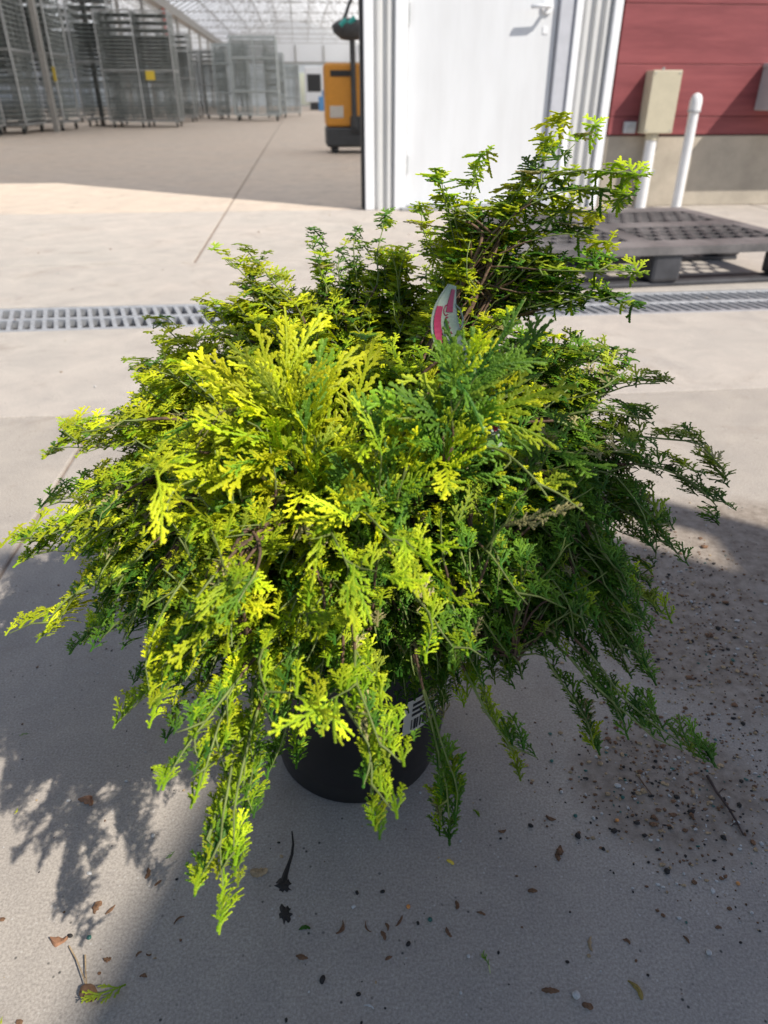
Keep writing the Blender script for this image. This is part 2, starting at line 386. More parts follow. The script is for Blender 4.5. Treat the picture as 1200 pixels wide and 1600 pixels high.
m = MB(); m.box((-.06,.0,.20), (.06,.075,.225)); m.build('strap', M_galv, p1, bevel=.002)
p2 = thing('capped_pipe', 'free-standing white plastic pipe with a rounded cap in front of the red wall', 'pipe', B(2.40, VW-.17, 0), BROT)
m = MB(); m.tube([(0,0,0),(0,0,.57)], .030, 20); m.build('pipe', M_pvc, p2)
m = MB(); m.tube([(0,0,.548),(0,0,.5575)], .038, 20); m.build('collar', M_grey, p2)
m = MB(); m.lathe([(.036,.555),(.037,.60),(.034,.622),(.024,.64),(.010,.648),(0,.65)], n=20); m.build('cap', M_pvc, p2, smooth=True)

# ---------------------------------------------------------------- pallet
pl = thing('plastic_pallet', 'black plastic pallet with slotted deck lying in front of the white door', 'pallet', (.475, 2.665, 0), R(10))
Wp, Dp, zt, th = 1.21, 1.0, .150, .018
def slotdeck(z0, z1, rows, cols, bands):
    m = MB(); xs = []
    m.box((0, 0, z0-.012), (Wp, .02, z1)); m.box((0, Dp-.02, z0-.012), (Wp, Dp, z1)); m.box((0, .02, z0-.012), (.02, Dp-.02, z1)); m.box((Wp-.02, .02, z0-.012), (Wp, Dp-.02, z1))
    y = .02
    for (b0, b1) in bands + [(Dp-.02, Dp-.02)]:
        if b0 > y: m.box((.02, y, z0), (Wp-.02, b0, z1))
        if b1 > b0:
            # slot band
            segs = ((.02+.055, .50), (.50+.06+.02, Wp-.02-.055))
            m.box((.02, b0, z0), (segs[0][0], b1, z1)); m.box((segs[0][1], b0, z0), (segs[1][0], b1, z1)); m.box((segs[1][1], b0, z0), (Wp-.02, b1, z1))
            nr = rows; rh = (b1-b0)/nr
            for r_ in range(nr+1):
                yy = b0 + r_*rh; ya = max(b0, yy-.007); yb = min(b1, yy+.007)
                for s0, s1 in segs: m.box((s0, ya, z0+.001), (s1, yb, z1-.001))
            for r_ in range(nr):
                for s0, s1 in segs:
                    nc = int((s1-s0)/.066); cw = (s1-s0)/nc
                    for c in range(nc + 1):
                        xx = s0 + cw*(c + (.5 if r_ % 2 else 0))
                        if xx > s1: continue
                        m.box((max(s0,xx-.005), b0+r_*rh+.007, z0+.001), (min(s1,xx+.005), b0+(r_+1)*rh-.007, z1-.001))
        y = b1
    return m
slotdeck(zt-th, zt, 4, 12, [(.13, .45), (.57, .87)]).build('deck', M_pallet, pl)
for ix, x0 in enumerate((.005, .545, 1.085)):
    for iy, y0 in enumerate((.01, .44, .87)):
        m = MB(); m.box((x0, y0, .018), (x0+.12, y0+.12, zt-th-.0005)); m.build('block', M_palleg, pl, bevel=.014)
for y0 in (.02, .45, .88):
    m = MB(); m.box((.01, y0, 0), (Wp-.01, y0+.10, .0175)); m.build('skid', M_palleg, pl, bevel=.004)

# ---------------------------------------------------------------- cages and racks in the hall
def wire_panel(m, a, b, z0, z1, nh, nv, r=.006):       # a,b: (x,y)
    for i in range(nh):
        z = z0 + (z1-z0)*(i+.5)/nh; m.tube([(a[0],a[1],z),(b[0],b[1],z)], r, 3, caps=False)
    for i in range(nv):
        s = (i+.5)/nv; x, y = a[0]+(b[0]-a[0])*s, a[1]+(b[1]-a[1])*s; m.tube([(x,y,z0),(x,y,z1)], r, 3, caps=False)
def make_cage(W, D, H, name, label, cat, group, pale=False, loads=4):
    t = thing(name, label, cat, (0,0,0), 0, group); wm = M_rack if pale else M_wire
    for sx in (-1,1):
        for sy in (-1,1):
            m = MB(); m.tube([(sx*W/2, sy*D/2, .16),(sx*W/2, sy*D/2, H)], .022, 6); m.build('post', M_rack if pale else M_galv, t)
            m = MB(); m.tube([(sx*(W/2-.08)-.02, sy*(D/2-.08), .06),(sx*(W/2-.08)+.02, sy*(D/2-.08), .06)], .06, 12); c = m.build('caster', M_dark, t)
            m = MB(); m.box((sx*(W/2-.08)-.03, sy*(D/2-.08)-.03, .09), (sx*(W/2-.08)+.03, sy*(D/2-.08)+.03, .145)); m.build('fork', M_wire, c)
    m = MB(); m.box((-W/2,-D/2,.145), (W/2,D/2,.185)); m.build('base', M_galv if not pale else M_rack, t)
    for z in ((H*.5, H-.03) if not pale else (H*.36, H*.74, H-.03)):
        m = MB()
        for y in (-D/2, D/2): m.box((-W/2, y-.02, z-.02), (W/2, y+.02, z+.02))
        for x in (-W/2, W/2): m.box((x-.02, -D/2, z-.0195), (x+.02, D/2, z+.0195))
        m.build('rail', M_rack if pale else M_galv, t)
    if pale:
        m = MB(); m.tube([(0,-D/2-.01,.16),(0,-D/2-.01,H)], .022, 6); m.build('post', M_rack, t)
    for a, b in (((-W/2,-D/2),(W/2,-D/2)), ((W/2,-D/2),(W/2,D/2)), ((-W/2,D/2),(W/2,D/2)), ((-W/2,-D/2),(-W/2,D/2))):
        m = MB(); wire_panel(m, a, b, .2, H-.05, int(H/.09), 3 if pale else 5, .009 if pale else .008); m.build('wire_panel', wm, t)
    if pale:
        for i in range(loads):
            s = (i+.5)/loads; m = MB(); wire_panel(m, (-W/2+.03, -D/2+D*s), (W/2-.03, -D/2+D*s), .22, H-.1, int(H/.085), 2, .010); m.build('shelf', M_wire, t)
    else:
        m = MB(); z = .26
        while z < H-.1:
            a_ = random.uniform(0,.1); m.box((-W/2+.03+a_*.4, -D/2+.04, z), (W/2-.03, D/2-.05-a_, z+.022)); z += random.choice((.085,.085,.085,.17))
        m.build('shelf_stack', M_shelf, t)
    return t
GC = 'wire cages parked in the greenhouse'
cage = make_cage(.9, 1.35, 2.75, 'wire_cage', '', 'cage', GC)
spots = [(-5.95,15.2,0,1.0,'tall two-tier wire cage at the far left edge of the picture'),
         (-5.65,16.75,.02,1.0,'tall two-tier wire cage, second from the left edge'),
         (-5.35,18.25,.02,1.0,'tall two-tier wire cage, third from the left edge with a yellow tag'),
         (-4.75,21.0,.1,.97,'tall wire cage standing behind the gap in the left row'),
         (-3.95,19.85,.0,.83,'dark two-tier cage with a small yellow label, left of the pair'),
         (-3.20,20.0,.03,.83,'dark two-tier cage at the right of the pair with casters showing'),
         (-3.35,24.2,0,.78,'tall grey cage behind the right end of the pair'),
         (-3.55,27.8,0,.70,'low dark cage between the pair and the pale rack'),
         (-2.65,27.6,.05,.70,'low dark cage just left of the pale rack'),
         (-6.9,20.5,0,1.0,'tall cage deep in the left bay behind the front row'),
         (-6.5,24.5,0,1.0,'tall cage farthest back in the left bay'),
         (-4.6,30,0,.72,'small distant cage under the gutter beam'),
         (-5.6,28,0,.72,'small distant cage left of the gutter column')]
for i, (u, v, rz, s, lb) in enumerate(spots):
    o = cage if i == 0 else copy_tree(cage)
    o.location = B(u, v); o.rotation_euler.z = BROT + rz; o.scale = (1 if s > .9 else .88, 1 if s > .9 else .7, s); o['label'] = lb
rack = make_cage(1.28, .75, 2.12, 'plant_rack', 'pale grey two-bay wire rack standing alone at the end of the row', 'rack', 'plant racks', pale=True)
rack.location = B(-1.18, 24.5); rack.rotation_euler.z = BROT - .03
for u, v, s, lb in ((-1.98, 26.2, .95, 'pale grey rack half hidden behind the bright rack on its left'), (-.72, 28.0, .88, 'pale grey rack just behind the bright rack on its right')):
    o = copy_tree(rack); o.location = B(u, v); o.scale = (.8 if u < -1 else .5, 1, s); o['label'] = lb
mt = copy_tree(rack); mt.location = B(-.30, 30.5); mt.scale = (.62, 1, .78); mt['label'] = 'small mesh trolley at the right end of the row near the far wall'
def hang(name, label, u, v, z0, z1, wd, mm):
    m = MB(); n = 7
    vs = []; 
    for i in range(n):
        z = z1 + (z0-z1)*i/(n-1); dx = .02*math.sin(i*1.3)
        vs += [(-wd/2+dx, -.004, z), (wd/2+dx, -.004, z), (wd/2+dx, .004, z), (-wd/2+dx, .004, z)]
    fs = [(0,1,2,3), tuple((n-1)*4+k for k in (3,2,1,0))] + [(i*4+k, i*4+4+k, i*4+4+(k+1)%4, i*4+(k+1)%4) for i in range(n-1) for k in range(4)]
    m.add(vs, fs); o = m.build(name, mm); o.location = B(u, v); o.rotation_euler.z = BROT; tag(o, label, 'ribbon'); return o
hang('ribbon', 'pink red ribbon hanging from the gutter beam near the picture top', -4.85, 23.5, 2.72, 3.5, .13, M_pink)
hang('ribbon', 'red ribbon hanging lower from the gutter beam above the distant cages', -4.85, 33.0, 2.62, 3.5, .16, M_pink)
m = MB(); m.box((-.1,-.01,0),(.1,.01,.18)); o = m.build('label_card', M_yellow); o.location = B(-3.28, 19.28, .95); tag(o, 'small yellow card hanging on the dark cage', 'card')
m = MB(); m.box((-.025,-.01,0),(.025,.01,.25)); o = m.build('tie_strap', M_yellow); o.location = B(-4.88, 17.54, .9); tag(o, 'yellow tie strap on the third cage from the left', 'strap')
m = MB(); m.box((-.04,-.01,0),(.04,.01,.35)); o = m.build('tie_strap', M_yellow); o.location = B(-5.46, 16.05, 2.05); tag(o, 'yellow green strap high on the leftmost cage', 'strap')

# orange pallet stacker
fk = thing('pallet_stacker', 'orange electric pallet stacker with dark base parked inside the doorway', 'forklift', B(.34, 10.15), BROT)
m = MB(); m.box((0,0,.30), (.80,.62,.985)); m.build('body', M_orange, fk, bevel=.035)
m = MB(); m.box((.0,-.01,.07), (.86,.66,.298)); m.build('chassis', M_charc, fk, bevel=.03)
m = MB(); m.box((.07,-.012,.84), (.36,.004,.905)); m.build('hand_slot', M_dark, fk, bevel=.01)
m = MB(); m.box((.05,-.008,.40), (.22,.004,.53)); m.build('emblem', M_paper, fk, bevel=.004)
m = MB(); m.box((.30,-.06,.25), (.52,-.011,.42)); m.build('step', M_charc, fk, bevel=.01)
m = MB(); m.tube([(.35,-.07,.30),(.34,-.07,1.28)], .033, 8); m.build('tiller', M_charc, fk)
m = MB(); m.lathe([(0,-.10),(.10,-.09),(.2,-.02),(.22,.05),(.15,.10),(0,.13)], n=16); o = m.build('tiller_head', M_charc, fk, smooth=True); o.location = (.32,-.06,1.30); o.scale = (1,.6,1)
for k in range(2):
    m = MB(); m.tube([(.20+.10*k,-.16,1.34+.02*k),(.27+.10*k,-.16,1.40+.02*k)], .028, 10); m.build('knob', M_teal, fk)
m = MB(); m.tube([(.24,-.05,1.38),(.34,-.05,1.62),(.44,-.05,1.64)], .02, 8); m.build('grab_bar', M_charc, fk)
for x in (.1, .7):
    m = MB(); m.tube([(x, .02, .05),(x, .10, .05)], .05, 14); m.build('wheel', M_dark, fk)
m = MB(); m.box((.55,.15,.985),(.63,.25,2.3)); m.build('mast', M_charc, fk, bevel=.008)

# white trailer and drums near the far door
tl = thing('white_trailer', 'white box trailer with a dark square opening near the far end wall', 'trailer', B(.55, 44), BROT)
m = MB(); m.box((-.1,0,.35), (2.4,3.5,2.0)); m.build('body', M_trailer, tl, bevel=.05)
m = MB(); m.box((.0,-.02,.85), (.72,-.001,1.65)); m.build('opening', M_dark, tl, bevel=.02)
m = MB(); m.box((.15,.1,.0), (2.2,3.2,.35)); m.build('undercarriage', M_charc, tl)
for i,(u,v,s) in enumerate(((1.55,42.5,1),(1.25,41.5,.7))):
    m = MB(); m.lathe([(0,0),(.29,0),(.30,.28),(.285,.3),(.30,.32),(.30,.6),(.285,.62),(.30,.64),(.29,.9),(0,.9)], n=16); o = m.build('drum', M_blue); o.location = B(u,v); o.scale=(s,s,s)
    tag(o, ('blue drum standing at the foot of the white trailer','smaller blue drum left of the other drum by the trailer')[i], 'drum')

# ---------------------------------------------------------------- unseen screen, added only to cast the foreground shade
ct = thing('shade_screen', 'unseen grey sheet screen added outside the picture at right to shade the foreground', 'screen', (2.4, -.76, 0), 0)
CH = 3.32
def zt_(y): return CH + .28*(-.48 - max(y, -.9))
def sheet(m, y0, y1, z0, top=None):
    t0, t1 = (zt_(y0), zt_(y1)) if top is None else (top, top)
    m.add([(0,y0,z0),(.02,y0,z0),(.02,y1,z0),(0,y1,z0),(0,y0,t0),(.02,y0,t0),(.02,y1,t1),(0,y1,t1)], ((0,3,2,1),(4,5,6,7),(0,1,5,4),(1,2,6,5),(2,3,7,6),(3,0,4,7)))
m = MB(); sheet(m,-3.2,-.9,0); sheet(m,-.9,.47,0); sheet(m,.47,.58,0,2.36); sheet(m,.47,.58,2.60); m.build('shade_sheet', M_grey, ct)  # added blocker; gap between the sheets lets one sunlit patch through
m = MB(); m.box((-.005,.585,0), (.04,.655,zt_(.6))); m.build('shade_post', M_galv, ct)
m = MB(); m.box((.021,-.26,1.0), (.06,-.205,CH+.55)); m.build('shade_pole', M_galv, ct)  # added pole, casts the narrow shadow band at left
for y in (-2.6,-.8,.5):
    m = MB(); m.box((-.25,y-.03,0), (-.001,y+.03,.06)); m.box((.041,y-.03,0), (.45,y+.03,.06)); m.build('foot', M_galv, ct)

# ---------------------------------------------------------------- nursery pot
PC = Vector((-.03, .566, 0)); PH = .23
pot = thing('nursery_pot', 'black plastic nursery pot holding the shrub', 'pot', PC)
m = MB(); m.lathe([(0,.004),(.078,.004),(.083,0),(.087,.004),(.091,.03),(.093,.034),(.108,.195),(.104,.198),(.090,.035),(0,.03)], n=56); m.build('pot_wall', M_pot, pot, smooth=True)
m = MB(); m.lathe([(.108,.196),(.114,.198),(.116,.205),(.116,.226),(.113,.231),(.108,.231),(.105,.226),(.104,.199)], n=56); m.build('pot_rim', M_pot, pot, smooth=True)
m = MB(); pr = [(0,.205)]
for k in range(1,9): pr.append((.105*k/8, .205 + .004*math.sin(k*2)))
m.lathe(pr, n=40); m.build('soil', M_soil, pot, smooth=True)
def patch(a0, a1, z0, z1, off, n=8):
    m = MB(); vs = []
    for s in range(n+1):
        a = a0 + (a1-a0)*s/n
        for z in (z0, z1):
            for o_ in (off, off+.0004):
                r_ = .0935 + (z-.034)*(.108-.0935)/(.195-.034) + o_; vs.append((r_*math.sin(a), -r_*math.cos(a), z))
    fs = []
    for s in range(n):
        b = s*4; c = b+4; fs += [(b+1, b+3, c+3, c+1)[::-1], (b, c, c+2, b+2)[::-1], (b, b+1, c+1, c), (b+2, c+2, c+3, b+3)]
    fs += [(0,2,3,1), (n*4, n*4+1, n*4+3, n*4+2)]
    m.add(vs, fs); return m
lb = patch(R(28), R(68), .103, .150, .0006).build('price_label', M_paper, pot)
a = R(33); random.seed(3)
while a < R(60):
    wd = R(random.choice((.5,.9,1.4))); patch(a, a+wd, .108, .122, .0012, 1).build('barcode_line', M_ink, lb); a += wd + R(random.choice((.5,.8,1.2)))
for z in (.127, .134, .141): patch(R(33), R(54 - 40*(z-.12)), z, z+.0035, .0012, 4).build('print_line', M_ink, lb)

# ---------------------------------------------------------------- shrub
def leafmat(name, base, tip, trans=.35):
    m = bpy.data.materials.new(name); m.use_nodes = True; n = m.node_tree; L = n.links; n.nodes.clear()
    o = n.nodes.new('ShaderNodeOutputMaterial')
    at = n.nodes.new('ShaderNodeAttribute'); at.attribute_name = 'tip'
    oi = n.nodes.new('ShaderNodeObjectInfo')
    mx = n.nodes.new('ShaderNodeMix'); mx.data_type = 'RGBA'; mx.inputs['A'].default_value = (*base,1); mx.inputs['B'].default_value = (*tip,1)
    ad = n.nodes.new('ShaderNodeMath'); ad.operation = 'MULTIPLY_ADD'; ad.inputs[1].default_value = .5; ad.inputs[2].default_value = -.25; L.new(oi.outputs['Random'], ad.inputs[0])
    ad2 = n.nodes.new('ShaderNodeMath'); ad2.operation = 'ADD'; ad2.use_clamp = True; L.new(at.outputs['Fac'], ad2.inputs[0]); L.new(ad.outputs[0], ad2.inputs[1])
    L.new(ad2.outputs[0], mx.inputs['Factor'])
    hs = n.nodes.new('ShaderNodeHueSaturation')
    ml = n.nodes.new('ShaderNodeMath'); ml.operation = 'MULTIPLY'; ml.inputs[1].default_value = 7.13; L.new(oi.outputs['Random'], ml.inputs[0])
    fr = n.nodes.new('ShaderNodeMath'); fr.operation = 'FRACT'; L.new(ml.outputs[0], fr.inputs[0])
    v = n.nodes.new('ShaderNodeMath'); v.operation = 'MULTIPLY_ADD'; v.inputs[1].default_value = .5; v.inputs[2].default_value = .75; L.new(fr.outputs[0], v.inputs[0])
    L.new(v.outputs[0], hs.inputs['Value']); L.new(mx.outputs['Result'], hs.inputs['Color'])
    nz = n.nodes.new('ShaderNodeTexNoise'); nz.inputs['Scale'].default_value = 900; g_ = n.nodes.new('ShaderNodeTexCoord'); L.new(g_.outputs['Object'], nz.inputs[0])
    bp = n.nodes.new('ShaderNodeBump'); bp.inputs['Strength'].default_value = .5; bp.inputs['Distance'].default_value = .0005; L.new(nz.outputs[0], bp.inputs['Height'])
    d = n.nodes.new('ShaderNodeBsdfPrincipled'); d.inputs['Roughness'].default_value = .5; d.inputs['Specular IOR Level'].default_value = .35
    t = n.nodes.new('ShaderNodeBsdfTranslucent'); x = n.nodes.new('ShaderNodeMixShader'); x.inputs[0].default_value = trans
    L.new(hs.outputs[0], d.inputs['Base Color']); L.new(hs.outputs[0], t.inputs[0]); L.new(bp.outputs[0], d.inputs['Normal'])
    L.new(d.outputs[0], x.inputs[1]); L.new(t.outputs[0], x.inputs[2]); L.new(x.outputs[0], o.inputs[0]); return m
LM = {'gold': leafmat('foliage_gold', (.50,.60,.02), (.90,.88,.03), .48),
      'lime': leafmat('foliage_lime', (.30,.50,.02), (.82,.88,.035), .48),
      'green': leafmat('foliage_green', (.065,.20,.022), (.29,.50,.035), .42),
      'olive': leafmat('foliage_olive', (.24,.36,.03), (.64,.70,.05), .48),
      'tan': leafmat('foliage_tan', (.46,.42,.18), (.76,.66,.34), .42)}
KEYS = list(LM)

class Frond:
    """conifer spray grown from scaly shoots of diamond section; base at the origin, tip towards +Y"""
    def __init__(s, seed, L, W, droop, gap=.0050, ser=.0030):
        s.rnd = random.Random(seed); s.V = []; s.F = []; s.T = []; s.ser = ser
        r = s.rnd; n = int(L/gap); s.bend = r.uniform(-.4,.4); s.droop = droop; s.cup = r.uniform(-.4,.5); s.L = L
        s.shoot((0,0), math.pi/2, L, .0017, 0, 0, 0, 0)
        side = r.choice((-1,1)); dead = {r.randrange(n) for _ in range(2)}
        for i in range(1, n):
            t = (i + r.uniform(-.3,.3))/n; side = -side; y = L*t
            if i in dead: continue
            prof = (math.sin(math.pi*min(1,(t*.72+.22)))**.8) * (1 - .35*t)
            ln = W*prof*r.uniform(.55,1.25)
            if ln < .005: continue
            ang = math.pi/2 - side*R(r.uniform(26,46) - 8*t); curl = side*r.uniform(-.1,.5); tilt = r.gauss(0,.16) + .05
            s.shoot((0,y), ang, ln, .00145, t*.7, 0, tilt, curl)
            k = int(ln/.0033)
            for j in range(1, k):
                q = (j + r.uniform(-.3,.3))/k; sub = (.0095*(1-.5*q))*r.uniform(.55,1.25)*min(1, ln/.016)
                a_ = ang + curl*q*.5; d = ln*q
                b = (math.cos(a_)*d, y + math.sin(a_)*d); sd_ = 1 if (j % 2) else -1
                if sd_*side > 0 and q < .25: continue
                s.shoot(b, ang + curl*q + sd_*R(r.uniform(22,38)), sub, .00142, t*.5+q*.4, tilt*d, tilt*.8 + r.gauss(0,.14), r.uniform(-.3,.3))
    def pos(s, x, y, z):
        y2 = y / s.L
        bx = s.bend*y*y2*.6; dz = -s.droop*y*y2*.55 - s.cup*x*x*14
        return (x + bx, y*(1-.12*s.droop*y2), z + dz)
    def shoot(s, p, ang, ln, wd, t0, z0, tilt, curl):
        n = max(1, round(ln/s.ser)); rings = []
        for i in range(n):
            for q, ww in ((.0,.60), (.70, 1.0)): rings.append(((i+q)/n, ww))
        rings.append((1.0, .36)); base = len(s.V); roll = s.rnd.uniform(-.35,.35)
        for u, ww in rings:
            d = ln*u; a = ang + curl*u*.5
            x = p[0] + math.cos(a)*d; y = p[1] + math.sin(a)*d; z = z0 + tilt*d - .12*tilt*d*u
            wl = wd*ww*(1-.22*u); px, py = -math.sin(a)*wl, math.cos(a)*wl; tt = min(1, t0 + .35*u)
            for (k, zz) in ((1, roll*wl), (0, .5*wl), (-1, -roll*wl), (0, -.5*wl)):
                s.V.append(s.pos(x+px*k, y+py*k, z+zz)); s.T.append(tt)
        for i in range(len(rings)-1):
            for k in range(4):
                a_ = base+i*4+k; b_ = base+i*4+(k+1)%4; s.F.append((a_, b_, b_+4, a_+4))
    def mesh(s, name):
        me = bpy.data.meshes.new(name); me.from_pydata(s.V, [], s.F); at = me.attributes.new('tip', 'FLOAT', 'POINT'); at.data.foreach_set('value', s.T)
        me.update(); return me
shapes = [(.046,.024,.2),(.058,.026,.4),(.050,.030,.1),(.066,.021,.5),(.042,.020,.35),(.056,.020,.7),(.048,.026,-.2),(.074,.018,.3),
          (.038,.018,.5),(.060,.028,.0),(.052,.016,.9),(.044,.022,-.3),(.068,.024,.6),(.034,.016,.2)]
fmesh = {}
for si, (L_, W_, dr_) in enumerate(shapes):
    base = Frond(100+si, L_, W_, dr_).mesh('spray')
    for k in KEYS:
        me = base.copy(); me.materials.append(LM[k]); fmesh[(si, k)] = me

shrub = thing('conifer_shrub', 'golden green weeping conifer shrub growing in the black pot', 'shrub', PC)
rnd = random.Random(21)
TB = PC + Vector((0, 0, .19))
CEN = Vector((-.02, .58, .29))
camp = Vector((0,0,EYE))
branches = []       # (pts, radius0, class weights, spray scale, start fraction)
def bez(a, b, c, d, n=12):
    out = []
    for i in range(n+1):
        t = i/n; out.append(a*(1-t)**3 + b*3*t*(1-t)**2 + c*3*t*t*(1-t) + d*t**3)
    return out
def add_branch(end, via=None, r0=.0028, cls=None, sc=1.0, start=.3, droop=.35, dens=1.0, org=None):
    a = TB + Vector((rnd.uniform(-.02,.02), rnd.uniform(-.02,.02), rnd.uniform(0,.12)))
    if org is None:
        q = end - a; org = a + Vector((q.x*.38, q.y*.38, max(.03, q.z*.45 + droop*q.length*.45))) + Vector((rnd.uniform(-.02,.02), rnd.uniform(-.02,.02), 0))
    d = end - org; k0 = len(branches)
    up = Vector((0,0, droop*d.length*.5))
    if via is None:
        sw = Vector((0,0,1)).cross(d).normalized()*rnd.uniform(-.22,.22)*d.length
        b = org + d*.33 + up + sw; c = org + d*.75 + up*.8 + sw*.7
    else: b = org + (via-org)*.66; c = via + (end-via)*.12
    st = bez(a, a + (org-a)*.4 + Vector((0,0,.02)), org - (b-org)*.4, org, 6); pts = st[:-1] + bez(org, b, c, end, 12)
    for i in range(2, len(pts)-1):
        pts[i] = pts[i] + noise.noise_vector(pts[i]*22 + Vector((k0,0,0)))*.009
    l = [(pts[i+1]-pts[i]).length for i in range(len(pts)-1)]; f0 = sum(l[:6])/sum(l)
    branches.append((pts, r0, cls, sc, max(.12, f0*start/.35*.9), dens))
# explicit outline shoots, (px,py,depth) tip, (px,py,depth) via
X = [((884,160,.66),(800,330,.64),'gold'),((952,190,.64),(800,290,.63),'lime'),((1026,268,.61),(860,240,.62),'lime'),((1000,300,.60),(860,250,.62),'olive'),
 ((770,240,.68),(700,330,.66),'lime'),((690,246,.66),(715,360,.66),'lime'),((680,262,.68),(720,340,.66),'lime'),((735,470,.60),(725,330,.63),'gold'),
 ((1018,432,.60),(900,440,.58),'olive'),((1012,470,.60),(900,470,.6),'green'),((965,388,.62),(860,350,.62),'gold'),((955,330,.66),(860,330,.64),'gold'),((820,320,.62),(760,400,.62),'gold'),
 ((1000,552,.66),(900,560,.63),'green'),((1058,602,.60),(960,590,.6),'olive'),((1138,762,.55),(1060,620,.56),'olive'),((1118,832,.53),(1120,700,.55),'green'),((1020,930,.50),(1080,760,.52),'green'),
 ((1040,840,.50),(980,700,.52),'green'),((1025,960,.46),(960,860,.48),'olive'),((1025,1070,.43),(960,930,.44),'green'),((960,1110,.42),(900,960,.43),'green'),((940,1190,.38),(880,1030,.40),'green'),
 ((1138,1208,.36),(930,1110,.38),'green'),((1125,1190,.37),(960,1120,.38),'green'),((815,1228,.33),(780,1090,.35),'olive'),((800,1180,.36),(760,1060,.38),'lime'),((698,1338,.32),(700,1150,.34),'green'),((720,1270,.33),(690,1120,.35),'green'),
 ((600,1318,.255),(540,1130,.27),'lime'),((612,1200,.27),(520,1090,.29),'lime'),((352,1466,.235),(310,1200,.27),'lime'),((300,1412,.25),(330,1220,.28),'lime'),((372,1385,.25),(330,1180,.28),'lime'),((285,1270,.27),(320,1130,.29),'lime'),
 ((226,1238,.27),(330,1130,.29),'lime'),((395,1300,.28),(370,1150,.31),'green'),((235,1138,.32),(280,980,.35),'lime'),((205,1075,.36),(260,960,.38),'green'),((238,1052,.34),(240,900,.36),'gold'),((460,1200,.33),(430,1050,.36),'green'),
 ((55,1000,.40),(130,880,.43),'gold'),((100,1028,.47),(180,930,.48),'green'),((22,850,.48),(120,830,.5),'lime'),((30,852,.5),(150,880,.5),'lime'),((90,756,.60),(150,870,.56),'green'),((56,720,.62),(140,680,.62),'gold'),((105,700,.62),(180,650,.62),'gold'),
 ((185,560,.66),(240,620,.64),'lime'),((215,505,.70),(290,520,.69),'gold'),((300,470,.72),(330,530,.70),'gold'),((325,395,.75),(420,440,.74),'gold'),((368,382,.76),(450,440,.75),'olive'),((375,430,.74),(420,480,.73),'gold'),((485,347,.78),(500,430,.77),'green'),
 ((600,325,.78),(590,400,.77),'green'),((665,315,.75),(640,390,.75),'lime'),((560,360,.8),(560,430,.78),'green'),((530,380,.77),(540,450,.76),'green'),((870,800,.37),(820,670,.40),'gold'),((650,680,.40),(650,590,.44),'gold'),
 ((430,1130,.29),(380,1020,.32),'lime'),((745,1040,.33),(640,930,.36),'lime'),((620,870,.34),(560,800,.38),'lime'),((540,905,.33),(520,830,.36),'lime'),((260,830,.36),(230,720,.40),'gold'),((250,760,.36),(210,700,.42),'gold')]
for (tp, vp, k) in X:
    e = P(*tp); v = P(*vp); e = e + (e-v).normalized()*.012; inner = tp[2] < .34; org = None
    if tp[0] > 660 and tp[1] < 500: org = P(742+rnd.uniform(-12,12), 440+rnd.uniform(-50,30), .64)
    elif tp[1] < 480: org = P(540+(tp[0]-540)*.25, 560, .66)
    sp_ = tp[0] > 660 and tp[1] < 500
    add_branch(e, via=v, r0=.0014 if sp_ else .0022, cls=k, sc=1.45 if sp_ else .55 if tp == (870,800,.37) or tp == (650,680,.40) else 1.1, start=.1 if sp_ else .35, dens=1.1 if sp_ else .95, org=org)
